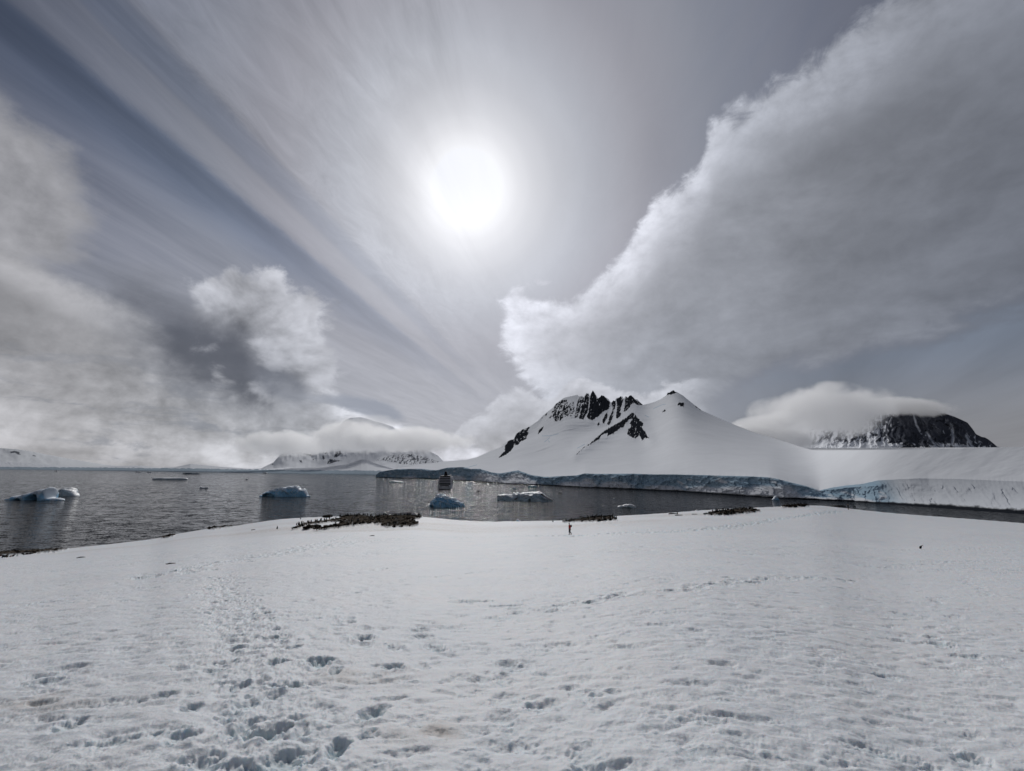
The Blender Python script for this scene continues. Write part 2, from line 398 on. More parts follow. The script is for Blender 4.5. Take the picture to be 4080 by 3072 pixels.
def ground_pt(px, py):
    """world point of the snow slope seen at a photo pixel"""
    u, v = UV(px, py); hh = base_h(u + 0 * _Yg, _Yg); vis = (hh - EYE) / _Yg
    k = np.where(vis >= v)[0]
    Yc = np.interp(u, _cu, _cY)
    Y = _Yg[k[0]] if len(k) and _Yg[k[0]] < Yc else Yc
    return Vector((float(u * Y), float(Y), float(base_h(u, Y))))

def build_snow():
    nc, nr = 1500, 900
    u = np.concatenate([np.linspace(-2.6, -1.28, 60)[:-1], np.linspace(-1.28, 1.28, nc), np.linspace(1.28, 2.6, 60)[1:]])
    a = 1 / np.linspace(1 / 1.55, 1 / 175.0, nr * 3)              # even steps in the view
    b = np.geomspace(1.55, 175, nr * 3); Y = np.sort(np.concatenate([a[::6], b[::6]]))
    Y = np.concatenate([Y, 175 + np.geomspace(0.3, 60, 50)])
    U, YY = np.meshgrid(u, Y); X = U * YY; Hh = base_h(U, YY)
    g = lambda s, *k, **kw: fbm(X / s, YY / (s), *k, **kw)
    near = 1 / (1 + (YY / 30) ** 2)
    hgt = 0.10 * fbm(X / 9, YY / 9, 3, seed=1) * smooth(3, 20, YY) + 0.5 * fbm(X / 45, YY / 38, 2, seed=5) * smooth(20, 70, YY) * (1 - smooth(95, 120, YY))
    # wind and melt relief: soft cups
    w = fbm(X / 0.62 + 0.4 * fbm(X / 1.3, YY / 1.3, 2, seed=9), YY / 0.40, 5, 0.52, seed=2)
    w2 = fbm(X / 0.20, YY / 0.15, 4, 0.55, seed=14)
    patch = 0.45 + 0.9 * smooth(-0.3, 0.4, fbm(X / 3.0, YY / 2.4, 3, seed=17))
    hgt += 0.0175 * w * patch + 0.0080 * w2 * smooth(30, 8, YY) * patch - 0.008 * np.abs(fbm(X / 0.75, YY / 0.45, 3, seed=12))
    hgt += 0.013 * fbm(X / 1.9, YY / 1.1, 3, 0.5, seed=15)
    dent = np.zeros_like(X); dirt = np.zeros_like(X)
    rng = np.random.RandomState(11)
    def at(px, py):
        p = ground_pt(px, py); return p.x, p.y
    # churned strip of the walked path, tightening away from us
    path = [(1000, 3300, 800), (1080, 3072, 740), (1080, 2850, 560), (1050, 2700, 460), (1000, 2560, 380), (960, 2450, 300), (900, 2380, 220), (860, 2330, 150), (900, 2290, 90)]
    pc = [(at(c, y)[0], at(c, y)[1], (at(c + w_ / 2, y)[0] - at(c - w_ / 2, y)[0]) / 2) for c, y, w_ in path]
    ys = np.array([p[1] for p in pc]); o = np.argsort(ys); ys = ys[o]
    xc = np.interp(YY, ys, np.array([p[0] for p in pc])[o]); hw = np.interp(YY, ys, np.array([p[2] for p in pc])[o])
    pm = (1 - smooth(0.55, 1.15, np.abs(X - xc) / hw + 0.35 * fbm(X / 1.1, YY / 1.1, 3, seed=21))) * (1 - smooth(ys[-1] - 2, ys[-1] + 3, YY))
    ch = fbm(X / 0.30, YY / 0.30, 5, 0.60, seed=31, ridged=True); ch2 = fbm(X / 0.11, YY / 0.11, 3, 0.6, seed=41)
    hgt += 0.8 * pm * (0.026 * (ch - 0.1) + 0.026 * ch2 + 0.010 * fbm(X / .045, YY / .045, 2, seed=35) - 0.02 + 0.03 * fbm(X / .5, YY / .4, 3, seed=33))
    hgt += 0.0022 * fbm(X / .05, YY / .045, 2, seed=36) * smooth(14, 4, YY)
    jag = 0.8 * (0.6 * fbm(X / .09, YY / .07, 3, 0.6, seed=37) + 0.5 * fbm(X / .22, YY / .2, 3, .5, seed=38))
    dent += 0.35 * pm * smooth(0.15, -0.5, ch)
    dirt += 0.12 * smooth(0.25, 0.6, fbm(X / 2.2, YY / 1.4, 4, seed=51)) * smooth(40, 12, YY)
    dirt += 0.05 * smooth(0.1, 0.5, fbm(X / 14, YY / 9, 5, 0.6, seed=57))
    def stamp(x, y, rx, ry, ang, dep, rim=0.25, steep=2.4, tint=0.8):
        r = max(rx, ry) * 2.0
        r0 = np.searchsorted(Y, y - r); r1 = np.searchsorted(Y, y + r)
        if r1 - r0 < 1: return
        ul, uh = (x - r) / y, (x + r) / y
        c0 = np.searchsorted(u, min(ul, (x - r) / (y - min(r, y * .5)))); c1 = np.searchsorted(u, max(uh, (x + r) / max(y - r, y * .5)))
        if c1 - c0 < 1: return
        sx = X[r0:r1, c0:c1] - x; sy = YY[r0:r1, c0:c1] - y; c, s = math.cos(ang), math.sin(ang)
        q = np.sqrt(((sx * c + sy * s) / rx) ** 2 + ((sy * c - sx * s) / ry) ** 2)
        q = q + jag[r0:r1, c0:c1]
        d = np.exp(-np.clip(q, 0, 5) ** steep * 1.2)
        dep = dep * (0.34 + 0.14 * smooth(3, 8, y)); hgt[r0:r1, c0:c1] -= dep * d - dep * rim * np.exp(-((q - 1.45) / 0.32) ** 2)
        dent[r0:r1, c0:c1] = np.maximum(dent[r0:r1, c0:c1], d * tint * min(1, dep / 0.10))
    # deep prints inside the path
    for k in range(330):
        t = rng.rand() ** 0.75; y = ys[0] + (ys[-1] - ys[0]) * (0.008 + 0.99 * t ** 1.25)
        cx = np.interp(y, ys, np.array([p[0] for p in pc])[o]); h_ = np.interp(y, ys, np.array([p[2] for p in pc])[o])
        x = cx + h_ * rng.normal(0, 0.62)
        stamp(x, y, rng.uniform(.04, .11), rng.uniform(.06, .16), rng.normal(0, .6), rng.choice([.02, .035, .06, .11], p=[.4, .3, .2, .1]), 0.25, 2.6)
    # the large holes that can be told apart
    for px, py, rx, ry, dep, ang in [(1345, 2975, .085, .17, .30, .1), (1070, 2910, .17, .15, .26, .3), (940, 2910, .13, .12, .20, 0), (1130, 3020, .22, .17, .24, .4), (1200, 2910, .07, .09, .12, 0),
                                     (1110, 2630, .17, .14, .24, 0), (1275, 2630, .22, .15, .28, .2), (1335, 2670, .08, .20, .18, .2), (1150, 2725, .22, .12, .20, -.1), (1480, 2840, .12, .20, .22, -.3),
                                     (1465, 2920, .10, .10, .14, 0), (1565, 2655, .14, .13, .22, .2), (850, 2670, .14, .10, .15, 0), (760, 2815, .12, .10, .14, 0), (720, 2930, .12, .12, .16, 0), (270, 2885, .12, .2, .16, .5),
                                     (500, 2940, .5, .09, .10, .25), (180, 2715, .30, .12, .13, .15), (170, 2800, .18, .10, .11, 0), (990, 2800, .16, .12, .15, 0), (820, 3030, .16, .12, .14, 0), (640, 2770, .14, .10, .12, 0),
                                     (3510, 2995, .34, .09, .12, -.35), (3860, 3015, .16, .10, .12, 0), (3640, 2860, .30, .07, .07, -.2), (2700, 2855, .25, .06, .05, 0), (2330, 3060, .12, .12, .12, 0), (2790, 2995, .26, .10, .09, .2),
                                     (2190, 2685, .26, .10, .09, 0), (2400, 2750, .22, .05, .06, -.2), (3745, 2563, .30, .16, .14, 0), (3850, 2612, .3, .12, .10, 0), (3000, 2860, .20, .10, .07, 0), (2960, 2935, .2, .1, .07, 0),
                                     (2180, 2810, .20, .16, .08, 0), (2050, 2900, .12, .24, .08, -.5), (1885, 2393, .45, .22, .22, 0), (2010, 2412, .65, .16, .16, .1), (1990, 2460, .4, .2, .12, 0), (1800, 2500, .3, .2, .1, 0),
                                     (2490, 2575, .22, .12, .10, 0), (3550, 2700, .2, .14, .1, 0), (3600, 2450, .3, .25, .12, 0), (2380, 2765, .1, .1, .08, 0)]:
        x, y = at(px, py); stamp(x, y, rx * .85, ry * .9, ang, dep * .8, 0.16, 3.2, 1.0)
    # footprint trails
    def trail(pts, step, rx, ry, dep, jit=0.12, n=1):
        P = [at(a, b) for a, b in pts]
        for i in range(len(P) - 1):
            (x0, y0), (x1, y1) = P[i], P[i + 1]; L = math.hypot(x1 - x0, y1 - y0); k = max(1, int(L / step))
            an = math.atan2(y1 - y0, x1 - x0) - math.pi / 2
            for j in range(k):
                for q in range(n):
                    t = (j + rng.rand() * .4) / k
                    stamp(x0 + (x1 - x0) * t + rng.normal(0, jit * (1 + 1.5 * (n > 1))), y0 + (y1 - y0) * t + rng.normal(0, jit), rx * rng.uniform(.7, 1.3), ry * rng.uniform(.7, 1.3), an, dep * rng.uniform(.5, 1.2), 0.3, 2.4)
    trail([(630, 2300), (900, 2240), (1100, 2203), (1400, 2160), (1700, 2146), (2000, 2136), (2270, 2131), (2500, 2126), (2700, 2118)], 0.5, .22, .30, .16, .3, 3)
    trail([(2100, 2134), (2400, 2122), (2650, 2117), (2850, 2105), (3000, 2085), (3120, 2066), (3250, 2047), (3340, 2036)], 0.5, .28, .40, .22, .45, 4)
    trail([(2380, 2078), (2500, 2100), (2700, 2120), (2900, 2138), (3150, 2160), (3400, 2176), (3668, 2187), (3900, 2192), (4080, 2196)], 0.55, .14, .25, .12, .12, 2)
    trail([(1160, 2184), (1300, 2160), (1420, 2130), (1500, 2105)], 0.5, .16, .25, .14, .1, 2)
    trail([(0, 2425), (300, 2370), (600, 2340), (900, 2290)], 0.55, .13, .22, .08, .15)
    trail([(0, 2418), (180, 2398), (420, 2370)], 0.6, .2, .3, .10, .15)
    trail([(900, 2340), (1300, 2300), (1700, 2240), (2100, 2215), (2500, 2190)], 0.8, .16, .25, .08, .2)
    trail([(1200, 2400), (1500, 2330), (1800, 2290), (2000, 2265)], 0.7, .16, .25, .09, .2, 1)
    trail([(2080, 2440), (2250, 2410), (2450, 2372), (2700, 2350), (2860, 2330), (3050, 2312), (3400, 2312)], 0.45, .15, .22, .12, .12, 2)
    trail([(3980, 2372), (3800, 2376), (3700, 2400), (3760, 2460), (3740, 2560), (3850, 2640), (3900, 2720)], 0.6, .13, .18, .06, .12, 1)
    trail([(3950, 2372), (3860, 2320), (3850, 2290)], 0.6, .14, .18, .06, .12)
    trail([(3500, 2260), (3700, 2245), (3900, 2236), (4080, 2228)], 0.6, .16, .25, .11, .15, 2)
    trail([(3668, 2187), (3850, 2184), (4080, 2180)], 0.6, .16, .25, .10, .2)
    trail([(1900, 2700), (1700, 2600), (1500, 2520), (1350, 2440)], 0.5, .12, .18, .10, .3, 2)
    trail([(2000, 3072), (2060, 2900), (2020, 2760), (1950, 2620)], 0.5, .12, .18, .08, .25, 2)
    # scattered soft pits over the whole near slope
    for k in range(12000):
        y = 2.2 * (60 / 2.2) ** rng.rand(); x = y * rng.uniform(-1.2, 1.2)
        s = rng.uniform(.02, .09) * (1 + y / 30)
        stamp(x, y, s * rng.uniform(1, 2.4), s * rng.uniform(.6, 1.2), rng.uniform(-.3, .5), s * rng.uniform(.12, .50), 0.10, 2.2, 0.6)
    for k in range(2500):
        y = 30 * (125 / 30) ** rng.rand(); x = y * rng.uniform(-1.2, 1.2)
        if base_h(x / y, y) < 1: continue
        stamp(x, y, rng.uniform(.2, .8), rng.uniform(.2, .5), 0, rng.uniform(.03, .12), 0.1, 2.0, 0.5)
    # stained snow round the colonies
    for px, py, rx, ry, s in [(1500, 2100, 60, 9, .7), (1560, 2112, 20, 5, 1.0), (1690, 2085, 14, 5, .9), (1400, 2075, 34, 8, .6), (2420, 2085, 16, 7, .5), (2700, 2052, 12, 5, .4), (2800, 2050, 12, 5, .7), (2560, 2092, 14, 6, .25),
                              (3050, 2030, 10, 4, .4), (3150, 2022, 8, 3, .8), (350, 2196, 10, 6, .6), (1230, 2100, 20, 7, .5), (1460, 2690, .5, .3, .8), (1690, 2930, .35, .2, .5), (1760, 2900, .2, .15, .5), (60, 2830, .9, .5, .45), (220, 2770, .5, .3, .4)]:
        x, y = at(px, py); dirt += s * np.exp(-((X - x) / rx) ** 2 - ((YY - y) / ry) ** 2)
    mud = np.zeros_like(X); far = YY[:, 0] > 95
    fx, fy = project(X[far], YY[far], Hh[far]); wob = 7 * fbm(fx / 12, fy / 4, 4, 0.6, seed=201)
    mf = np.zeros_like(fx)
    for polys in COLONY.values():
        for poly in polys: mf = np.maximum(mf, smooth(-2.2, 2.2, poly_mask(fx, fy, poly) + wob))
    mud[far] = mf; hgt[far] += mf * 0.40
    Z = Hh + hgt * smooth(1.2, 2.2, YY) * (1 - 0.6 * smooth(176, 190, YY))
    P = np.stack([X, YY, Z], -1)
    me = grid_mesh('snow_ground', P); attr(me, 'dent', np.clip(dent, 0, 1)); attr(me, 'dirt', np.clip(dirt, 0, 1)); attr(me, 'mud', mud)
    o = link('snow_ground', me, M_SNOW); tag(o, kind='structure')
    # the slope carries on behind the photographer
    xs = np.linspace(-400, 400, 161); yb = np.concatenate([np.linspace(-300, -4, 60), [-2, 0, 1.2, 1.545]])
    XX, YB = np.meshgrid(xs, yb)
    near_h = base_h(np.clip(XX / 1.55, -2.6, 2.6), 1.55 + 0 * XX)
    ZB = EYE - 1.6 - 0.0 * XX
    edge = np.interp(np.clip(XX / 1.55, -2.6, 2.6), u, Z[0])
    ZB = np.where(YB > 1.5, edge, EYE - 1.75 - 0.004 * np.abs(YB)) + 0.5 * fbm(XX / 30, YB / 30, 3) * smooth(3, 40, np.abs(YB))
    side = smooth(4, 30, np.abs(XX)); ZB = ZB - side * (np.abs(XX) * 0.12) - 0.3 * smooth(1.0, 3.5, np.abs(XX))
    me = grid_mesh('snow_ground', np.stack([XX, YB, ZB], -1)); attr(me, 'dent', 0 * ZB); attr(me, 'dirt', 0 * ZB); attr(me, 'mud', 0 * ZB)
    tag(link('snow_ground', me, M_SNOW), kind='structure')
def poly_mask(px, py, poly, feather=0.0):
    """signed distance style test: >0 inside"""
    x = np.asarray(px, float); y = np.asarray(py, float); ins = np.zeros(np.broadcast(x, y).shape, bool); d = np.full(ins.shape, 1e9)
    n = len(poly)
    for i in range(n):
        x0, y0 = poly[i]; x1, y1 = poly[(i + 1) % n]
        c = ((y0 > y) != (y1 > y)) & (x < (x1 - x0) * (y - y0) / ((y1 - y0) + 1e-9) + x0); ins ^= c
        L = (x1 - x0) ** 2 + (y1 - y0) ** 2 + 1e-9; t = np.clip(((x - x0) * (x1 - x0) + (y - y0) * (y1 - y0)) / L, 0, 1)
        d = np.minimum(d, np.hypot(x - x0 - t * (x1 - x0), y - y0 - t * (y1 - y0)))
    return np.where(ins, d, -d)
def project(X, Y, Z):
    v = np.stack([X, Y, Z - EYE], -1) @ _R; return W0 / 2 + F * v[..., 0] / -v[..., 2], H0 / 2 - F * v[..., 1] / -v[..., 2]
COLONY = {'main': [[(1155, 2113), (1215, 2088), (1290, 2076), (1350, 2068), (1366, 2056), (1400, 2050), (1440, 2055), (1482, 2062), (1520, 2056), (1550, 2046), (1600, 2047), (1650, 2048), (1680, 2060), (1665, 2070), (1640, 2074), (1668, 2088), (1660, 2097), (1600, 2103), (1545, 2103), (1515, 2090), (1480, 2087),
                        (1400, 2094), (1330, 2103), (1280, 2113), (1250, 2117), (1248, 2110), (1300, 2100), (1350, 2090), (1380, 2078), (1330, 2080), (1260, 2090), (1210, 2098)], [(1208, 2106), (1240, 2099), (1272, 2100), (1240, 2106), (1212, 2109)], [(1290, 2062), (1320, 2059), (1318, 2062)]],
          'centre': [[(2240, 2081), (2290, 2074), (2325, 2068), (2345, 2062), (2400, 2056), (2440, 2060), (2458, 2072), (2400, 2077), (2330, 2081)]],
          'right': [[(2805, 2052), (2850, 2042), (2890, 2036), (2960, 2028), (3000, 2032), (3026, 2037), (2990, 2044), (2900, 2052), (2840, 2053)]],
          'far right': [[(3112, 2023), (3130, 2014), (3170, 2008), (3190, 2005), (3222, 2014), (3200, 2019), (3150, 2022)]],
          'shore': [[(-400, 2262), (0, 2198), (120, 2193), (230, 2189), (270, 2187), (240, 2195), (160, 2204), (80, 2218), (0, 2229), (-400, 2290)]],
          'shore bits': [[(818, 2107), (845, 2095), (900, 2092), (925, 2098), (880, 2104), (840, 2110)], [(640, 2144), (660, 2136), (695, 2131), (690, 2137), (660, 2144)]]}
M_SNOW = m_snow_near()
build_snow()

# ------------------------------------------------------------------ sea
def build_sea():
    m, nt, b = material('sea_water')
    geo = nt.nodes.new('ShaderNodeNewGeometry'); sp = nt.nodes.new('ShaderNodeSeparateXYZ'); nt.links.new(geo.outputs['Position'], sp.inputs[0])
    x, y = E(sp.outputs[0]), E(sp.outputs[1])
    def slope(sc, st, k):
        n = nt.nodes.new('ShaderNodeTexNoise'); nt.links.new(vec(x * st, y, k), n.inputs['Vector']); n.inputs['Scale'].default_value = sc
        n.inputs['Detail'].default_value = 3; n.inputs['Roughness'].default_value = 0.6
        c = nt.nodes.new('ShaderNodeSeparateXYZ'); nt.links.new(n.outputs['Color'], c.inputs[0]); return E(c.outputs[0]) - 0.5, E(c.outputs[1]) - 0.5
    calm = sstep(noise(vec(x * 0.35, y, 4.0), 0.004, 4, 0.55), 0.35, 0.65)
    ax, ay = slope(0.05, 0.6, 0.0); bx, by = slope(0.30, 0.6, 7.0); cx, cy = slope(1.5, 0.7, 3.0)
    k = 0.85 + 0.3 * calm
    nx = (ax * 0.3 + bx * 1.3 + cx * 1.7) * k; ny = (ay * 0.6 + by * 2.4 + cy * 2.8) * k
    nrm = nt.nodes.new('ShaderNodeVectorMath'); nrm.operation = 'NORMALIZE'; nt.links.new(vec(nx, ny, 1.0), nrm.inputs[0])
    nt.links.new(nrm.outputs[0], b.inputs['Normal'])
    b.inputs['Base Color'].default_value = (0.007, 0.010, 0.014, 1)
    b.inputs['Roughness'].default_value = 0.07; b.inputs['IOR'].default_value = 1.33; b.inputs['Specular IOR Level'].default_value = 0.065
    ys = np.concatenate([np.linspace(-200, 1500, 80), np.geomspace(1600, 60000, 40)]); us = np.linspace(-1, 1, 81)
    P = np.zeros((len(ys), 81, 3)); P[..., 0] = us[None, :] * np.maximum(900, 2.2 * np.abs(ys))[:, None]; P[..., 1] = ys[:, None]
    tag(link('sea_water', grid_mesh('sea_water', P), m), kind='structure')
build_sea()

# ------------------------------------------------------------------ relief terrain from traced outlines
def line_dist(px, py, line):
    d = np.full(np.broadcast(px, py).shape, 1e9)
    for (x0, y0), (x1, y1) in zip(line[:-1], line[1:]):
        L = (x1 - x0) ** 2 + (y1 - y0) ** 2 + 1e-9; t = np.clip(((px - x0) * (x1 - x0) + (py - y0) * (y1 - y0)) / L, 0, 1)
        d = np.minimum(d, np.hypot(px - x0 - t * (x1 - x0), py - y0 - t * (y1 - y0)))
    return d
def ip(px, pts, k=1): return np.interp(px, [p[0] for p in pts], [p[k] for p in pts])
def to_world(px, py, Y):
    r = ray(px, py); return np.stack([r[..., 0] / r[..., 1] * Y, Y, EYE + r[..., 2] / r[..., 1] * Y], -1)
def soft(a, px, w=60.0):
    dx = np.gradient(px); k = np.arange(-3 * w, 3 * w + 1, w / 70); g = np.exp(-(k / w) ** 2); g /= g.sum()
    return sum(gi * np.interp(px + ki, px, a) for gi, ki in zip(g, k))
def sea_depth(px, py): return -EYE / UV(px, py)[1]

SHORE = [(1498, 1902.5), (1530, 1903), (1600, 1905), (1750, 1909), (1880, 1917), (2003, 1924), (2299, 1940), (2698, 1957), (3096, 1984), (3383, 1997), (3623, 2016), (4080, 2049), (4500, 2085), (5200, 2150)]
LIP = [(1498, 1893), (1514, 1879), (1580, 1869), (1674, 1868), (1739, 1874), (1782, 1863), (1845, 1861), (1875, 1868), (1912, 1868), (1959, 1882), (1992, 1886), (2064, 1874), (2078, 1879), (2115, 1892),
       (2169, 1900), (2296, 1894), (2330, 1886), (2380, 1888), (2519, 1887), (2600, 1890), (2688, 1890), (2996, 1898), (3070, 1902), (3096, 1908), (3150, 1922), (3200, 1934), (3264, 1954), (3313, 1943), (3375, 1934), (3437, 1928),
       (3499, 1914), (3658, 1906), (3809, 1908), (4080, 1919), (4500, 1940), (5200, 1980)]
SKYL = [(1498, 1892), (1517, 1877), (1579, 1864), (1671, 1851), (1766, 1839), (1861, 1831), (1902, 1821), (1945, 1801), (1995, 1781), (2012, 1765), (2025, 1757), (2032, 1752), (2048, 1749), (2055, 1730), (2062, 1725), (2081, 1711), (2106, 1701),
        (2115, 1696), (2144, 1676), (2162, 1657), (2182, 1640), (2200, 1626), (2214, 1610), (2235, 1594), (2247, 1585), (2275, 1578), (2299, 1573), (2308, 1579), (2318, 1577), (2327, 1582), (2336, 1566), (2345, 1566), (2350, 1580), (2355, 1567), (2362, 1555), (2368, 1564), (2374, 1573), (2383, 1587),
        (2390, 1583), (2395, 1575), (2404, 1576), (2412, 1582), (2424, 1590), (2433, 1603), (2438, 1603), (2444, 1595), (2449, 1597), (2456, 1585), (2465, 1584), (2473, 1578), (2480, 1580), (2486, 1590), (2490, 1580), (2494, 1579), (2501, 1584), (2508, 1577), (2515, 1575),
        (2522, 1580), (2529, 1589), (2540, 1592), (2550, 1603), (2562, 1613), (2588, 1607), (2610, 1600), (2635, 1589), (2650, 1578), (2656, 1574), (2659, 1565), (2668, 1564), (2676, 1557), (2684, 1554), (2690, 1561), (2696, 1561), (2704, 1566), (2720, 1575), (2750, 1600), (2794, 1634),
        (2888, 1677), (3001, 1721), (3135, 1762), (3202, 1784), (3242, 1794), (3403, 1794), (3871, 1785), (4080, 1780), (4500, 1775), (5200, 1770)]
SKYD = [(1498, 2150), (1517, 2180), (1579, 2250), (1671, 2500), (1766, 2900), (1861, 3300), (1902, 3500), (2000, 4000), (2100, 4300), (2182, 4500), (2360, 4800), (2560, 4700), (2690, 4900), (2794, 4800), (2888, 4300), (3001, 3100), (3135, 1700), (3242, 950),
        (3403, 650), (3700, 556), (4080, 490), (4500, 438), (5200, 370)]
POW = [(1498, 1.0), (1700, 1.15), (2000, 1.5), (2350, 1.6), (2560, 1.45), (2650, 1.25), (2780, 1.05), (3000, 1.0), (3300, 1.05), (5200, 1.0)]
# bare rock, traced: outline, patchiness (0 solid .. 1 mostly snow), lean of the gullies
ROCKS = [([(1986, 1824), (2010, 1797), (2013, 1775), (2024, 1760), (2035, 1752), (2048, 1751), (2046, 1780), (2040, 1793), (2020, 1808)], 0.0),
         ([(2049, 1776), (2049, 1745), (2056, 1730), (2066, 1722), (2081, 1712), (2106, 1700), (2110, 1704), (2100, 1718), (2108, 1727), (2099, 1748), (2085, 1756), (2076, 1760), (2064, 1771)], 0.22),
         ([(2144, 1729), (2150, 1711), (2167, 1697), (2160, 1715), (2150, 1726)], 0.1), ([(2158, 1668), (2168, 1655), (2184, 1641), (2178, 1652), (2162, 1664)], 0.1),
         ([(2178, 1677), (2195, 1650), (2207, 1625), (2214, 1609), (2240, 1592), (2262, 1592), (2262, 1640), (2255, 1660), (2222, 1683), (2213, 1681), (2200, 1660)], 0.40),
         ([(2236, 1650), (2243, 1620), (2250, 1608), (2285, 1600), (2292, 1640), (2275, 1662), (2248, 1658)], 0.52),
         ([(2286, 1664), (2300, 1600), (2306, 1582), (2322, 1580), (2332, 1590), (2322, 1640), (2300, 1666)], 0.42),
         ([(2306, 1660), (2320, 1620), (2330, 1580), (2337, 1566), (2348, 1572), (2346, 1600), (2342, 1640), (2324, 1672), (2308, 1668)], 0.24),
         ([(2338, 1662), (2348, 1620), (2350, 1590), (2354, 1568), (2362, 1553), (2372, 1572), (2382, 1588), (2396, 1572), (2410, 1580), (2432, 1605), (2424, 1630), (2402, 1640), (2385, 1660), (2372, 1666), (2360, 1675), (2348, 1672)], 0.13),
         ([(2398, 1688), (2402, 1670), (2412, 1650), (2420, 1642), (2421, 1660), (2408, 1688)], 0.2),
         ([(2417, 1692), (2428, 1660), (2440, 1630), (2436, 1606), (2444, 1594), (2456, 1600), (2446, 1640), (2440, 1668), (2428, 1693)], 0.22),
         ([(2454, 1664), (2456, 1620), (2455, 1590), (2472, 1577), (2484, 1588), (2478, 1620), (2474, 1655), (2462, 1668)], 0.26),
         ([(2486, 1640), (2490, 1600), (2492, 1580), (2514, 1574), (2530, 1590), (2560, 1612), (2545, 1618), (2528, 1606), (2515, 1612), (2500, 1636)], 0.22),
         ([(2294, 1812), (2330, 1780), (2352, 1766), (2372, 1748), (2396, 1726), (2430, 1703), (2460, 1688), (2490, 1668), (2516, 1646), (2530, 1646), (2524, 1668), (2505, 1672), (2486, 1700), (2470, 1706), (2455, 1718), (2436, 1732), (2418, 1738), (2420, 1724), (2400, 1732), (2384, 1752), (2360, 1765), (2340, 1776), (2325, 1782), (2300, 1812)], 0.14),
         ([(2530, 1648), (2545, 1670), (2560, 1682), (2565, 1695), (2555, 1700), (2572, 1720), (2585, 1746), (2570, 1745), (2558, 1755), (2548, 1735), (2530, 1747), (2515, 1740), (2498, 1732), (2504, 1710), (2516, 1700), (2510, 1685), (2520, 1670)], 0.16),
         ([(2655, 1575), (2660, 1565), (2684, 1553), (2698, 1563), (2680, 1569)], 0.1), ([(2700, 1612), (2706, 1604), (2724, 1606), (2722, 1622), (2714, 1618)], 0.1), ([(2636, 1641), (2650, 1632), (2654, 1636), (2640, 1643)], 0.2), ([(2770, 1616), (2790, 1630), (2794, 1634), (2772, 1622)], 0.2),
         ([(2380, 1692), (2384, 1684), (2388, 1690), (2382, 1695)], 0.0)]
def build_glacier():
    px = np.concatenate([np.arange(1498, 2150, 2.2), np.arange(2150, 2730, 1.35), np.arange(2730, 4180, 3.0), np.arange(4180, 5200, 12)])
    ys_, yl, yk = ip(px, SHORE), ip(px, LIP), ip(px, SKYL)
    yl = yl + 0.8 * fbm(px / 11, px * 0, 4, 0.6, seed=3) * smooth(1510, 1530, px)
    rk = smooth(2180, 2200, px) * (1 - smooth(2555, 2570, px))
    yk = yk + rk * 3.0 * fbm(px / 9, px * 0, 4, 0.6, seed=8)
    Y0 = sea_depth(px, ys_); run = ip(px, [(1498, 15), (1900, 25), (2300, 12), (3000, 9), (3300, 16), (3450, 30), (3700, 40), (5200, 40)])
    Y1 = Y0 + run; Y4 = np.maximum(soft(ip(px, SKYD), px, 130), Y1 + 30); pw = soft(ip(px, POW), px)
    u0, v1 = UV(px, yl); u4, v4 = UV(px, yk); z1 = EYE + v1 * Y1; z4 = EYE + v4 * Y4
    # upper snow: rows evenly spaced in the picture
    nr = 250; q = np.linspace(0, 1, 3000)[:, None]
    ysm = soft(np.minimum(yk, yl - 8), px, 45); lsm = soft(yl, px, 25); Y1s = soft(Y1, px, 40)
    v1s = UV(px, lsm)[1]; v4s = UV(px, ysm)[1]; z1s = EYE + v1s * Y1s; z4s = EYE + v4s * Y4
    q = q * 1.5
    Yq = Y1s + (Y4 - Y1s) * q; zq = z1s + (z4s - z1s) * q ** pw
    vq = (zq - EYE) / Yq; vq = np.maximum.accumulate(vq, 0) + q * 1e-5
    s = np.linspace(0, 1, nr); PY = np.zeros((nr, len(px))); D = PY.copy()
    for j in range(len(px)):
        PY[:, j] = yl[j] + (yk[j] - yl[j]) * s
        vv = UV(px[j], PY[:, j])[1] + (v1s[j] - v1[j]) * np.exp(-s * 12); D[:, j] = np.interp(vv, vq[:, j], Yq[:, j])
    D = D + (Y1 - D[0]) * np.exp(-s * 10)[:, None]
    PX = np.broadcast_to(px, PY.shape)
    S = np.broadcast_to(s[:, None], PY.shape)
    # rock mask
    wx = 5 * fbm(PX / 22, PY / 22, 4, 0.6, seed=61); wy = 5 * fbm(PX / 22, PY / 22, 4, 0.6, seed=67)
    lean = PX + (PY - 1600) * 0.30 + 9 * fbm(PX / 55, PY / 55, 3, seed=70)
    streak = fbm(lean / 7, PY / 26, 5, 0.6, seed=71); spk = fbm(PX / 8 + .25 * PY / 8, PY / 11, 5, 0.68, seed=73); spf = fbm(PX / 3.2, PY / 3.6, 3, 0.6, seed=74)
    rock = np.zeros_like(PY); near_r = np.zeros_like(PY)
    for poly, patch in ROCKS:
        bx = [p[0] for p in poly]; by = [p[1] for p in poly]
        sel = (PX > min(bx) - 25) & (PX < max(bx) + 25) & (PY > min(by) - 25) & (PY < max(by) + 25)
        d = poly_mask(PX[sel] + wx[sel] * .6, PY[sel] + wy[sel] * .6, poly)
        r = smooth(-1.0, 1.2, d + 5 * streak[sel] + 2.5 * spk[sel] - patch * 5 + 0.6)
        thr = 0.9 - patch * 1.9
        r = r * smooth(-0.06, 0.05, thr * 0.5 + 0.45 * streak[sel] + 0.65 * spk[sel] + 0.35 * spf[sel]); r = smooth(.3, .65, r)
        rock[sel] = np.maximum(rock[sel], r); near_r[sel] = np.maximum(near_r[sel], smooth(-14, 8, d))
    rock *= smooth(0.0, 0.02, S)
    # relief towards / away from the eye, in metres
    rel = np.zeros_like(PY); W = to_world(PX, PY, D)
    X, Yw = W[..., 0], W[..., 1]
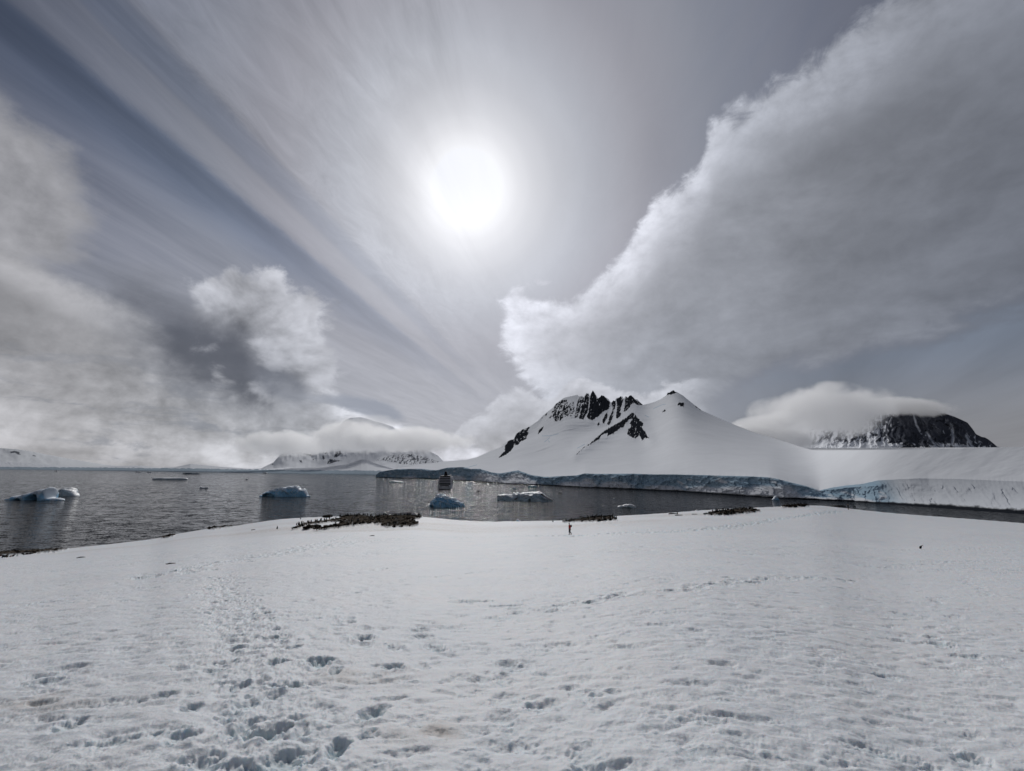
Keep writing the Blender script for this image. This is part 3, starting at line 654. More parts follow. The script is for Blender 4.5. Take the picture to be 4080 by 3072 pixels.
    rel += 105 * fbm(X / 650, Yw / 700, 4, 0.5, seed=81) * smooth(0.0, .2, S) * (1 - smooth(0.93, 1, S)) * smooth(1500, 2600, D)
    rel += 12 * fbm(X / 120, Yw / 120, 4, 0.5, seed=83) * smooth(0.0, .2, S) * smooth(600, 1500, D) * (1 - smooth(0.9, 1, S))
    rel += 3.0 * fbm(X / 60 + Yw / 200, Yw / 45, 4, 0.55, seed=85) * smooth(0.02, .2, S) * smooth(700, 1400, D) * (1 - smooth(0.9, 1, S))
    rel += 1.2 * fbm(X / 40, Yw / 25, 4, 0.5, seed=84) * smooth(0.02, .2, S)
    rib = fbm(lean / 13, PY / 70, 4, 0.6, seed=87, ridged=True)
    rel -= near_r * (38 * rib + 16 * streak + 10 * spk)
    # the dark spur in front of the main face: proud of the snow, falling away to its right
    spur = [(2290, 1814), (2340, 1770), (2400, 1722), (2460, 1685), (2528, 1640), (2565, 1690), (2590, 1750)]
    d = line_dist(PX, PY, spur); rel -= 95 * np.exp(-(d / 26) ** 2)
    crest2 = [(2200, 1860), (2160, 1700), (2150, 1680)]
    left_face = poly_mask(PX, PY, [(1990, 1822), (2040, 1800), (2100, 1765), (2150, 1748), (2170, 1700), (2175, 1650), (2110, 1690), (2060, 1740)])
    rel += 220 * smooth(-6, 30, left_face)
    bowl = poly_mask(PX, PY, [(2160, 1720), (2220, 1690), (2360, 1690), (2440, 1690), (2380, 1740), (2280, 1780), (2180, 1760)])
    rel += 160 * smooth(-30, 40, bowl)
    top = [(2635, 1592), (2660, 1620), (2720, 1650), (2760, 1720), (2800, 1800)]
    D2 = D + rel
    D2[0] = D[0]
    P = to_world(PX, PY, D2)
    # far side: falls away behind the skyline
    nb = 14; tb = np.linspace(0, 1, nb + 1)[1:, None]
    Yb = D2[-1] + tb * np.maximum(200, D2[-1] * 0.35); zb = P[-1, :, 2] - (P[-1, :, 2] + 40) * tb ** 1.3
    B = np.stack([u4 * Yb * np.ones_like(tb), Yb, zb + 0 * Yb], -1)
    PP = np.concatenate([P, B]); me = grid_mesh('snow_mountain', PP)
    pad = np.zeros((nb, len(px)))
    crev = 0 * PY
    for ln in [[(1800, 1878), (1850, 1866), (1900, 1852)], [(2170, 1760), (2190, 1745)], [(2185, 1756), (2190, 1762)], [(2300, 1786), (2330, 1770)], [(2604, 1628), (2640, 1612), (2652, 1611)], [(2570, 1655), (2585, 1662)], [(2160, 1737), (2200, 1735), (2225, 1728)]]:
        d = line_dist(PX, PY, ln); crev = np.maximum(crev, 0.6 * smooth(2.2, 0.6, d + 1.2 * spk))
    attr(me, 'rock', np.concatenate([rock, pad])); attr(me, 'ice', np.concatenate([crev, pad])); attr(me, 'blue', 0 * np.concatenate([rock, pad]))
    tag(link('snow_mountain', me, m_mountain('mountain_snow_and_rock')), kind='structure')

    # ice cliff under the snow: broken face from the lip to a dark rocky foot
    px = np.concatenate([np.arange(1498, 3700, 2.0), np.arange(3700, 4180, 3), np.arange(4180, 5200, 10)])
    ys_, yl = ip(px, SHORE), ip(px, LIP); yl = yl + 0.8 * fbm(px / 11, px * 0, 4, 0.6, seed=3) * smooth(1510, 1530, px)
    Y0 = sea_depth(px, ys_); run = ip(px, [(1498, 15), (1900, 25), (2300, 12), (3000, 9), (3300, 16), (3450, 30), (3700, 40), (5200, 40)]); Y1 = Y0 + run
    nr = 70; s = np.linspace(0, 1, nr)[:, None]
    z1 = EYE + UV(px, yl)[1] * Y1
    X0 = UV(px, ys_)[0] * Y0; u1 = UV(px, yl)[0]
    sheer = smooth(3420, 3560, px)                         # far right: a smooth snow ramp rather than a cliff
    f = s ** (1.0 + 1.2 * sheer)
    XX = X0 * (1 - s) + (u1 * Y1) * s; al = np.cumsum(np.r_[0, np.hypot(np.diff(X0), np.diff(Y0))])
    YY = Y0 + (Y1 - Y0) * (s ** (1 / (1.0 + 0.9 * sheer)) if False else s); ZZ = z1 * f
    Al = np.broadcast_to(al, ZZ.shape)
    ca = fbm(Al / 34, ZZ / 22, 5, 0.55, seed=91, ridged=True); cb = fbm(Al / 9 + ZZ / 14, ZZ / 7, 5, 0.6, seed=93); cc_ = fbm(Al / 95, ZZ / 60, 3, 0.5, seed=95)
    env = smooth(0, 0.12, s) * (1 - smooth(0.86, 1.0, s)) * (1 - 0.75 * sheer)
    push = env * (11 * ca + 5.5 * cb + 10 * cc_ - 7 * smooth(.72, .95, fbm(Al / 16 + ZZ / 40, ZZ / 50, 4, .6, seed=96, ridged=True)))
    # overhanging lip and aprons of fallen snow at the foot
    push += 3.0 * smooth(0.80, 0.98, s) * (1 - smooth(0.995, 1.0, s)) * (1 - sheer)
    apr = np.zeros_like(ZZ)
    for cx, w_, hh, dd in [(1632, 26, .25, 20), (1822, 30, .45, 25), (1950, 55, 0.95, 45), (2062, 50, 1.0, 55), (2105, 35, .6, 30), (2030, 30, .4, 20), (2290, 60, .55, 14), (2340, 30, .8, 10), (2450, 60, .6, 12), (2640, 70, .4, 10), (2800, 60, .45, 9), (2930, 90, .55, 9), (3050, 80, .7, 9), (3120, 50, .9, 9), (3250, 90, .35, 6), (3400, 60, .3, 6)]:
        w = np.exp(-((px - cx) / w_) ** 2) + 0 * s; a = np.clip(1 - s / hh, 0, 1) * w
        apr = np.maximum(apr, smooth(0.05, 0.35, a + 0.10 * cb)); push += dd * a * 0.8
    flute = fbm(Al / 5.5 + ZZ / 9, ZZ / 60, 4, 0.55, seed=97)
    push += sheer * 1.5 * flute * smooth(0.05, .3, s) * (1 - smooth(.85, 1, s))
    YY = YY - push
    # a dark rock foot
    foot = (1 - smooth(0.5, 1.2, ZZ / (1.7 + 1.1 * fbm(Al / 12, Al * 0, 4, 0.6, seed=99) + 1.6 * smooth(3450, 3700, px) * (1 + 1.2 * fbm(Al / 7, ZZ / 5, 4, .6, seed=44)))))
    ZZ = np.where(s == 0, -2.0, ZZ); YY = np.where(s == 0, YY - 1, YY)
    me = grid_mesh('ice_cliff', np.stack([XX, YY, ZZ], -1))
    snowy = np.maximum(apr, smooth(0.2, 0.5, fbm(Al / 26 + ZZ / 20, ZZ / 12, 5, 0.6, seed=101) + 0.1 * (1 - s)))
    snowy = np.maximum(snowy, sheer * smooth(3470, 3640, px + 60 * (s - .5)) * 0.92)
    crack = smooth(0.80, 0.93, fbm(Al / 30 + ZZ / 18, ZZ / 9, 4, 0.55, seed=105, ridged=True)) * (1 - sheer) * 0.55
    blue = np.exp(-((px - 3020) / 34) ** 2 - ((s - .3) / .28) ** 2) * 0.9 + 0.5 * np.exp(-((px - 2990) / 60) ** 2 - ((s - .45) / .2) ** 2)
    blue = np.clip(blue * smooth(-0.3, 0.3, cb + 0.2), 0, 1) + 0.25 * smooth(.1, .6, fbm(Al / 50, ZZ / 15, 4, seed=107)) * (1 - sheer)
    attr(me, 'rock', np.clip(foot + crack, 0, 1)); attr(me, 'ice', np.clip(1 - snowy, 0, 1)); attr(me, 'blue', np.clip(blue, 0, 1))
    tag(link('ice_cliff', me, m_mountain('glacier_ice')), kind='structure')
build_glacier()

# ------------------------------------------------------------------ ground behind the right ridge, big dark mountain
def relief(name, top, bot, dep_top, dep_bot, rocks_fn, mat, step=2.5, nr=120, pw=1.3, seed=0, amp=1.0, label=None):
    x0, x1 = top[0][0], top[-1][0]; px = np.arange(x0, x1 + .1, step)
    yt = ip(px, top); yb = ip(px, bot) if bot is not None else None
    Yt = soft(ip(px, dep_top), px); Yb = ip(px, dep_bot) if dep_bot is not None else np.minimum(np.abs(sea_depth(px, yb)), Yt - 1300)
    s = np.linspace(0, 1, nr)[:, None]; PY = yb + (yt - yb) * s; PX = np.broadcast_to(px, PY.shape)
    vb = UV(px, yb)[1]; vt = UV(px, yt)[1]; zb = EYE + vb * Yb; zt = EYE + vt * Yt
    q = np.linspace(0, 1, 400)[:, None]; Yq = Yb + (Yt - Yb) * q; zq = zb + (zt - zb) * q ** pw; vq = np.maximum.accumulate((zq - EYE) / Yq, 0) + q * 1e-6
    D = np.zeros_like(PY)
    for j in range(len(px)): D[:, j] = np.interp(vb[j] + (vt[j] - vb[j]) * s[:, 0], vq[:, j], Yq[:, j])
    rock, rel, ice = rocks_fn(PX, PY, s + 0 * PY, D)
    D = D + rel; P = to_world(PX, PY, D)
    if dep_bot is None: P[0, :, 2] = -6
    nb = 6; tb = np.linspace(0, 1, nb + 1)[1:, None]; Yk = D[-1] * (1 + 0.25 * tb); zk = P[-1, :, 2] * (1 - tb) - 30 * tb
    B = np.stack([UV(px, yt)[0] * Yk, Yk, zk], -1); z = np.zeros((nb, len(px)))
    me = grid_mesh(name, np.concatenate([P, B])); attr(me, 'rock', np.concatenate([rock, z])); attr(me, 'ice', np.concatenate([ice, z])); attr(me, 'blue', np.concatenate([0 * ice, z]))
    return tag(link(name, me, mat), kind='structure')

def f_field(PX, PY, s, D): return 0 * PX, 0 * PX, 0 * PX
relief('snow_field', [(3060, 1787), (3230, 1785), (3400, 1785.5), (3871, 1783), (4400, 1779)], [(3060, 1840), (4400, 1840)], [(3060, 5200), (4400, 5200)], [(3060, 1500), (4400, 1300)], f_field, m_mountain('far_snow_field', snow=(0.88, 0.89, 0.9)), step=12, nr=20, pw=1.0)

BIG_TOP = [(2990, 1786), (3060, 1778), (3150, 1750), (3250, 1710), (3350, 1670), (3450, 1640), (3535, 1632), (3562, 1628), (3574, 1618), (3585, 1609), (3600, 1612), (3640, 1618), (3668, 1627), (3700, 1628), (3730, 1632), (3760, 1646), (3800, 1659),
           (3830, 1672), (3855, 1684), (3872, 1705), (3890, 1730), (3912, 1741), (3925, 1743), (3940, 1752), (3960, 1768), (3974, 1780), (3990, 1783)]
def f_big(PX, PY, s, D):
    lean = PX - (PY - 1700) * 0.45 * smooth(3560, 3640, PX) + (PY - 1700) * 0.3 * (1 - smooth(3400, 3560, PX))
    lean = lean + 14 * fbm(PX / 40, PY / 40, 3, seed=110)
    st = fbm(lean / 22, PY / 60, 5, 0.62, seed=111); sp = fbm(lean / 7, PY / 15, 5, 0.65, seed=113); big = fbm(PX / 60, PY / 60, 3, seed=117)
    dens = ip(PX[0], [(2990, -.6), (3160, -.25), (3300, -.14), (3450, -.02), (3540, .12), (3580, .62), (3700, .55), (3780, .35), (3850, .35), (3990, .2)])
    dens = dens + 0.35 * smooth(0.0, 0.30, s) - 0.45 * (1 - smooth(0.02, 0.24, s)) * (1 - 0.8 * np.exp(-((PX - 3655) / 45) ** 2)) * (1 - smooth(3880, 3900, PX))
    gul = np.zeros_like(PX)
    for ln, w in [([(3615, 1620), (3640, 1650), (3650, 1690), (3665, 1718)], 6), ([(3690, 1720), (3720, 1765), (3745, 1784)], 6), ([(3790, 1690), (3798, 1740), (3792, 1784)], 8), ([(3850, 1735), (3868, 1770)], 7), ([(3545, 1640), (3560, 1655)], 4)]:
        gul = np.maximum(gul, smooth(w, w * .2, line_dist(PX, PY, ln) + 3 * sp))
    rock = smooth(-0.06, 0.10, dens + 0.95 * st + 0.75 * sp - 0.33) * (1 - 0.95 * gul)
    rock *= 1 - smooth(0.955, 0.985, s + 0.03 * sp) * (PX < 3760)
    wv = 30 * fbm(PX / 60, PY / 50, 3, seed=118)
    rib = fbm((lean + wv) / 46, (PY + wv) / 90, 5, 0.55, seed=119, ridged=True)
    rel = -(130 * rib + 50 * st + 25 * sp + 120 * big) * smooth(0, .1, s) + 60 * gul
    return rock, rel, 0 * PX
relief('rocky_mountain', BIG_TOP, [(2990, 1790), (3400, 1789), (3990, 1786)], [(2990, 6900), (3560, 7000), (3990, 6300)], [(2990, 5300), (3990, 5300)], f_big, m_mountain('distant_rock', rock=(0.080, 0.086, 0.104), snow=(0.82, 0.84, 0.88)), step=2.0, nr=150, pw=1.1)

# ------------------------------------------------------------------ far shore: low ice edge, snow domes and peaks
def f_shelf(PX, PY, s, D):
    n = fbm(PX / 14, PY / 4, 4, 0.6, seed=121); top = ip(PX[0], [(-900, .20), (1040, .26), (1300, .34), (1600, .5)])
    hpx = ip(PX[0], [(-900, 9), (600, 10), (1300, 13), (1600, 16)]) + 5 * n; base_ = PY[0][None, :]; ice = 1 - smooth(-1, 1, (base_ - PY) - hpx); rock = 0.45 * smooth(0.2, 0.5, fbm(PX / 9, PY / 3, 4, 0.6, seed=123)) * ice
    return rock, 60 * n * smooth(.3, .8, s), ice
relief('far_shore', [(-900, 1812), (-300, 1822), (0, 1838), (160, 1848), (330, 1860), (420, 1858), (560, 1855), (640, 1864), (700, 1860), (760, 1848), (860, 1858), (1000, 1868), (1060, 1869), (1170, 1862), (1260, 1863), (1300, 1860), (1380, 1850), (1420, 1837),
                     (1440, 1830), (1462, 1831), (1500, 1848), (1560, 1866), (1620, 1875)],
       [(-900, 1864), (0, 1870), (400, 1873), (700, 1876), (1000, 1882), (1240, 1886), (1400, 1888), (1620, 1893)],
       [(-900, 9500), (0, 9500), (1000, 5600), (1620, 4000)], None, f_shelf, m_mountain('far_shore_ice', snow=(0.80, 0.82, 0.85), ice=(0.34, 0.41, 0.47)), step=3, nr=40, pw=1.2)
def f_mt(PX, PY, s, D):
    st = fbm((PX + (PY - 1800) * .4) / 7, PY / 14, 5, 0.62, seed=131); sp = fbm(PX / 5, PY / 5, 4, 0.6, seed=133)
    rock = np.zeros_like(PX)
    for poly, p in [([(1112, 1816), (1125, 1805), (1142, 1791), (1168, 1793), (1160, 1806), (1130, 1814)], .35), ([(1156, 1812), (1172, 1804), (1200, 1802), (1202, 1806), (1172, 1808)], .1), ([(1196, 1806), (1218, 1806), (1238, 1810), (1252, 1817), (1240, 1818), (1215, 1812)], .2),
                    ([(1192, 1834), (1200, 1833), (1203, 1842), (1196, 1840)], 0), ([(1246, 1830), (1252, 1829), (1248, 1834)], 0), ([(1282, 1820), (1290, 1812), (1295, 1830), (1288, 1832)], .2), ([(1302, 1848), (1308, 1830), (1325, 1828), (1365, 1836), (1330, 1842), (1312, 1850)], .35),
                    ([(1330, 1824), (1336, 1800), (1358, 1795), (1360, 1808), (1345, 1822)], .3), ([(1290, 1812), (1300, 1800), (1304, 1804)], .2),
                    ([(1488, 1838), (1510, 1826), (1545, 1818), (1560, 1812), (1640, 1808), (1700, 1822), (1745, 1836), (1762, 1842), (1700, 1846), (1640, 1852), (1600, 1850), (1560, 1842), (1540, 1838), (1510, 1838)], .52), ([(1084, 1850), (1088, 1847), (1088, 1853)], 0)]:
        d = poly_mask(PX, PY, poly); rock = np.maximum(rock, smooth(-1.5, 1.5, d + 3 * st - p * 3) * smooth(-.08, .08, .45 - p + .6 * st + .4 * sp))
    rib = fbm(PX / 26, PY / 40, 4, .55, seed=135, ridged=True)
    return rock, -(70 * rib * smooth(.35, .7, s) + 25 * st * rock + 160 * fbm(PX / 80, PY / 60, 3, seed=137)) * smooth(0, .2, s), 0 * PX
relief('far_mountain', [(880, 1872), (1040, 1866), (1090, 1842), (1112, 1816), (1142, 1788), (1168, 1784), (1200, 1788), (1240, 1796), (1270, 1790), (1300, 1775), (1350, 1770), (1420, 1772), (1480, 1765), (1540, 1772), (1620, 1778), (1700, 1792), (1745, 1815), (1770, 1842), (1850, 1870), (1950, 1882)],
       [(880, 1880), (1300, 1880), (1950, 1890)], [(880, 6500), (1400, 6800), (1950, 6000)], [(880, 5400), (1500, 4900), (1950, 4700)], f_mt, m_mountain('far_mountain_rock', rock=(0.07, 0.08, 0.10)), step=2.2, nr=90, pw=1.4)
def f_peak(PX, PY, s, D): return smooth(0.0, 0.25, fbm(PX / 18, PY / 8, 4, .6, seed=141) + .45) * smooth(.80, .9, s), -300 * fbm(PX / 40, PY / 40, 4, seed=143), 0 * PX
relief('high_peak', [(1330, 1712), (1375, 1672), (1400, 1664), (1435, 1662), (1460, 1667), (1490, 1677), (1530, 1688), (1560, 1698), (1600, 1722), (1680, 1780)], [(1330, 1800), (1680, 1850)], [(1330, 13500), (1680, 13500)], [(1330, 7800), (1680, 7800)], f_peak, m_mountain('high_peak_hazed', rock=(0.55, 0.59, 0.68), snow=(0.85, 0.87, 0.92)), step=3, nr=60)  # rock colour lightened to stand in for air haze
def f_low(PX, PY, s, D):
    r = np.zeros_like(PX)
    for poly in ([(38, 1800), (55, 1796), (75, 1800), (82, 1812), (72, 1812), (60, 1804), (42, 1806)], [(130, 1812), (140, 1814), (142, 1819), (132, 1817)]):
        r = np.maximum(r, smooth(-1, 1.5, poly_mask(PX, PY, poly) + 2 * fbm(PX / 6, PY / 6, 4, seed=151)))
    return r, -200 * fbm(PX / 90, PY / 60, 4, seed=153), 0 * PX
relief('far_snow_slope', [(-900, 1740), (-300, 1760), (0, 1785), (60, 1789), (120, 1797), (180, 1810), (300, 1832), (420, 1852), (520, 1860)], [(-900, 1840), (520, 1868)], [(-900, 13500), (520, 12500)], [(-900, 10000), (520, 10000)], f_low, m_mountain('far_slope', rock=(0.14, 0.15, 0.17), snow=(0.80, 0.82, 0.84)), step=4, nr=50)

# ------------------------------------------------------------------ clouds that sit on the mountains
def m_cloud(name, dens, nscale, lo=-0.10, hi=0.22, seed=0.0, amp=1.0):
    m = bpy.data.materials.new(name); m.use_nodes = True; nt = m.node_tree; nt.nodes.clear(); E.nt = nt
    tc = nt.nodes.new('ShaderNodeTexCoord'); sp = nt.nodes.new('ShaderNodeSeparateXYZ'); nt.links.new(tc.outputs['Object'], sp.inputs[0])
    x, y, z = (E(sp.outputs[i]) for i in range(3))
    r = E.op('SQRT', x * x + y * y + z * z)
    geo = nt.nodes.new('ShaderNodeNewGeometry'); n = noise(geo.outputs['Position'], nscale, 5, 0.58, 0.3)
    d = sstep((0.80 - r) * 1.0 + (n - 0.5) * 1.5 * amp, lo, hi) * dens * sstep(r, 1.0, 0.9)
    v = nt.nodes.new('ShaderNodeVolumePrincipled'); v.inputs['Color'].default_value = (1.0, 1.0, 1.0, 1); v.inputs['Anisotropy'].default_value = 0.45
    nt.links.new(d.s, v.inputs['Density'])
    o = nt.nodes.new('ShaderNodeOutputMaterial'); nt.links.new(v.outputs[0], o.inputs['Volume'])
    m.cycles.volume_sampling = 'MULTIPLE_IMPORTANCE'
    return m
def cloud(cx, cy, Y, rx, ry, depth, mat, label, tilt=0.0):
    c = to_world(np.array(cx), np.array(cy), np.array(float(Y)))
    bm = bmesh.new(); bmesh.ops.create_icosphere(bm, subdivisions=3, radius=1.0); me = bpy.data.meshes.new('cloud'); bm.to_mesh(me); bm.free()
    o = link('cloud', me, mat); o.location = c; o.scale = (rx * Y / F, depth, ry * Y / F); o.rotation_euler = (0, tilt, 0)
    tag(o, label=label, kind='stuff')
MC = m_cloud('mountain_cloud', 0.006, 0.0055); MC2 = m_cloud('cap_cloud', 0.005, 0.0026, amp=0.85)
cloud(1620, 1755, 4700, 300, 62, 420, MC, 'white cloud bank lying along the far mountains')
cloud(1410, 1742, 5000, 190, 76, 420, MC, 'tall white cloud hiding the flank of the high peak')
cloud(1130, 1770, 5100, 230, 60, 380, MC, 'grey white cloud trailing off the left end of the far mountains')
MC3 = m_cloud('added_veil', 0.0016, 0.004, amp=0.6)  # thin volume added in front of the peak to pale it
cloud(1470, 1690, 6700, 150, 50, 350, MC3, 'added thin veil of cloud that pales the high far peak')
cloud(3010, 1702, 4900, 200, 52, 400, MC2, 'pale cloud roll between the snow shoulder and the cap cloud', math.radians(-14))
cloud(3270, 1640, 5200, 320, 128, 560, MC2, 'smooth cap cloud wrapping the left half of the dark mountain', math.radians(-6))
cloud(3080, 1745, 4700, 240, 55, 420, MC2, 'low cloud roll behind the snow ridge', math.radians(8))
cloud(3590, 1622, 6300, 240, 44, 420, MC2, 'thin cloud sheet over the dark mountain summit', math.radians(4))

# ------------------------------------------------------------------ icebergs
def m_ice(name, ice, snow=(0.74, 0.76, 0.79)):
    m, nt, b = material(name)
    tc = nt.nodes.new('ShaderNodeTexCoord'); n = noise(tc.outputs['Object'], 0.35, 6, 0.6)
    c = mixc(getattr_node(nt, 'snowy'), scalec(ice, 0.72 + 0.56 * n), snow)
    c = mixc(getattr_node(nt, 'rock'), c, (0.03, 0.033, 0.036))
    nt.links.new(c, b.inputs['Base Color']); b.inputs['Roughness'].default_value = 0.45; b.inputs['Specular IOR Level'].default_value = 0.3
    return m
ICE_BLUE = m_ice('blue_ice', (0.36, 0.69, 0.94), (0.84, 0.91, 0.97)); ICE_GREY = m_ice('grey_ice', (0.50, 0.62, 0.70), (0.82, 0.85, 0.88)); ICE_WHITE = m_ice('white_ice', (0.60, 0.72, 0.78), (0.84, 0.85, 0.86)); ICE_TEAL = m_ice('turquoise_ice', (0.18, 0.48, 0.56))
GB = 'icebergs drifting in the bay'
def berg(outline, base, label, mat, thick=0.5, round_=0.75, rough=1.0, carves=(), seed=0, snow=0.25, stripes=None, name='iceberg', group=GB, notch=True, lean=0.0):
    xs = np.array([p[0] for p in outline], float); yt = np.array([p[1] for p in outline], float)
    cx = (xs[0] + xs[-1]) / 2; Yf = float(sea_depth(np.array(cx), np.array(float(base))))
    mpp = Yf / F; Wd = (xs[-1] - xs[0]) * mpp; D0 = Wd * thick / 2; Yc = Yf + D0 * 0.9
    k = Yc / Yf; n, m = 170, 70
    px = np.linspace(xs[0], xs[-1], n); u = np.linspace(-1, 1, n)
    top = np.interp(px, xs, yt); H = EYE + UV(px, top)[1] * Yc; H = np.maximum(H, 0.15)
    X = UV(px, np.full(n, float(base)))[0] * Yc; X0 = X.mean(); X = X - X0
    D = D0 * np.sqrt(np.clip(1 - np.abs(u) ** 3.0, 0.004, 1)) * (0.8 + 0.35 * perlin(u * 2.3 + seed, 0 * u, seed))
    D = D * (0.45 + 0.55 * np.clip(H / H.max(), 0, 1) ** 0.6)
    a = np.linspace(0, math.pi, m)[:, None]
    Yy = -D * np.cos(a); Zz = H * np.sin(a) ** round_ + lean * Yy * 0
    XX = np.broadcast_to(X, Yy.shape).copy(); sc = max(Wd / 9, .3)
    nf = fbm(XX / sc + Zz / (sc * 1.4), Zz / sc + Yy / sc * .7, 5, 0.58, seed=seed + 5); nr_ = fbm(XX / (sc * .8) + Yy / sc, Zz / (sc * .6), 4, 0.55, seed=seed + 9, ridged=True)
    env = np.sin(a) ** 0.35
    fa = np.abs(fbm(XX / (sc * 2.2) + Zz / (sc * 2.5), Yy / (sc * 3) + Zz / (sc * 1.5), 2, 0.5, seed=seed + 13)); Yy = Yy * (1.12 - rough * 0.75 * fa * env); Zz = Zz * (1.03 - 0.22 * rough * fa)
    Yy = Yy * (1 + rough * 0.20 * nf + rough * 0.30 * nr_ * env)
    Zz = Zz * (1 + 0.05 * rough * nf * (1 - np.sin(a) ** 8))
    h1 = fbm(XX / (sc * .55) + Yy / (sc * .8), Zz / (sc * .4), 5, 0.6, seed=seed + 21, ridged=True); h2 = fbm(XX / (sc * .22), Zz / (sc * .16) + Yy / (sc * .25), 4, 0.6, seed=seed + 25)
    amp = rough * (0.035 * h1 + 0.016 * h2) * Wd * 0.5 * np.minimum(1, H / (0.1 * Wd) + .3); Yy = Yy - np.cos(a) * amp; Zz = Zz + np.sin(a) * amp * 0.45
    front = a < math.pi / 2
    rock = np.zeros_like(Yy)
    for x0, x1, ztop, dep in carves:
        pxx = np.broadcast_to(px, Yy.shape); t = np.clip((pxx - x0) / (x1 - x0), 0, 1); arch = np.sin(t * math.pi) ** 0.5 * ztop * mpp
        w = smooth(0.0, 0.25, (arch - Zz) / (ztop * mpp)) * ((pxx > x0) & (pxx < x1)) * front
        Yy = Yy + w * D0 * dep
    if notch: Yy = Yy * (1 - 0.10 * np.exp(-(Zz / (0.035 * Wd * 0.5 + .25)) ** 2) * env)
    if stripes is not None:
        pxx = np.broadcast_to(px, Yy.shape); pyy = np.interp(px, xs, yt) + (base - np.interp(px, xs, yt)) * (1 - Zz / np.maximum(H, .1))
        for ln, w in stripes: rock = np.maximum(rock, smooth(w, w * .5, line_dist(pxx, pyy, ln)) * front)
    Zz[0] = -1.2; Zz[-1] = -1.2
    snowy = smooth(0.55 - snow, 0.95 - snow, np.sin(a) + 0.45 * nf + 0 * Yy); snowy = np.maximum(snowy, smooth(.25, .5, nr_ * .5 + nf * .5) * .8)
    P = np.stack([XX, Yy, Zz], -1)
    me = grid_mesh(name, P, smooth_=True); attr(me, 'snowy', np.clip(snowy, 0, 1)); attr(me, 'rock', rock)
    o = link(name, me, mat); o.location = (X0, Yc, 0); tag(o, label, 'iceberg', group); return o
def Z5(z, ox, oy, k): return [(ox + x / k, oy + y / k) for x, y in z]
berg(Z5([(100, 515), (190, 480), (300, 450), (400, 445), (430, 400), (560, 405), (700, 345), (800, 320), (930, 265), (980, 285), (1055, 232), (1075, 236), (1088, 280), (1094, 420), (1110, 452), (1150, 470), (1230, 462), (1330, 475), (1400, 505)], 0, 1900, 5.53), 1995,
     'pale blue iceberg with a dark arched cave and a pointed horn, far left', ICE_BLUE, 0.42, 0.6, 0.5, [(140, 181, 24, 1.5), (92, 130, 8, .6)], 3, 0.35)
berg(Z5([(1030, 400), (1050, 268), (1200, 265), (1330, 262), (1420, 240), (1520, 238), (1570, 285), (1630, 340), (1690, 400), (1740, 425)], 0, 1900, 5.53), 1977,
     'pale flat topped iceberg just behind the one with the cave', ICE_WHITE, 0.5, 0.5, 0.7, (), 7, 0.1)
berg(Z5([(250, 560), (300, 535), (405, 532), (412, 525), (440, 445), (520, 420), (640, 370), (760, 330), (880, 300), (1000, 285), (1200, 270), (1360, 270), (1390, 300), (1410, 335), (1450, 362), (1500, 350), (1545, 338), (1580, 360), (1600, 400), (1640, 490), (1655, 545), (1740, 555)], 1000, 1900, 7.373), 1980,
     'blue grey iceberg with a rounded back and a notch near its right end', ICE_BLUE, 0.45, 0.62, 0.8, [(1056, 1112, 13, .5)], 11, 0.15)
berg(Z5([(345, 640), (390, 520), (450, 465), (520, 370), (600, 250), (660, 225), (780, 200), (960, 215), (1060, 270), (1150, 300), (1280, 340), (1400, 372), (1500, 400), (1600, 470), (1680, 540), (1750, 572), (1800, 560), (1850, 572), (1890, 680), (1910, 730)], 1680, 1950, 11.06), 2023,
     'deep blue hump shaped iceberg floating in front of the cruise ship', ICE_BLUE, 0.62, 0.8, 1.3, [(1716, 1732, 10, .5)], 19, 0.05)
berg(Z5([(78, 215), (95, 185), (150, 182), (280, 182), (290, 192), (318, 155), (345, 170), (380, 150), (415, 172), (470, 158), (540, 146), (620, 142), (690, 137), (735, 155), (770, 190), (800, 212), (860, 245), (905, 272)], 1960, 1920, 3.687), 1999,
     'long grey iceberg with dark bands down its right slope and a dark hole', ICE_GREY, 0.36, 0.7, 1.2, [(2104, 2114, 12, 1.0)], 23, 0.2, [([(2155, 1968), (2175, 1980), (2200, 1994)], 4), ([(2160, 1960), (2185, 1975)], 1.6), ([(2050, 1990), (2062, 1984)], 3)])
berg([(611, 1908), (618, 1904), (650, 1903), (735, 1903.5), (744, 1906), (747, 1910)], 1911, 'long low white tabular iceberg out in the left water', ICE_WHITE, 0.45, 0.35, 0.3, (), 29, 0.5)
berg([(1548, 1921), (1552, 1916), (1570, 1915), (1600, 1918), (1610, 1922)], 1924, 'low dark edged ice floe to the left of the cruise ship', ICE_WHITE, 0.5, 0.5, 0.6, (), 31, 0.3)
berg([(2028, 1949), (2038, 1946), (2046, 1940), (2052, 1943), (2060, 1948)], 1950, 'small white peaked ice chunk left of the turquoise floe', ICE_WHITE, 0.6, 0.8, 0.8, (), 33, 0.3)
berg([(2103, 1940), (2106, 1935), (2118, 1935), (2128, 1934), (2138, 1937), (2139, 1941)], 1942, 'small turquoise ice floe near the foot of the ice cliff', ICE_TEAL, 0.5, 0.5, 0.8, (), 35, 0.0)
berg([(2460, 2018), (2468, 2015), (2480, 2014), (2498, 2008), (2515, 2009), (2525, 2012), (2534, 2019)], 2024, 'bright white low iceberg in the open water behind the snow crest', ICE_WHITE, 0.6, 0.7, 0.9, [(2475, 2512, 3, .3)], 37, 0.4)
berg([(2766, 2039), (2772, 2034), (2777, 2031), (2784, 2036), (2790, 2039)], 2042, 'tiny pale ice chunk just over the snow edge, left of the middle rock patch', ICE_WHITE, 0.7, 0.7, 0.8, (), 39, 0.3)
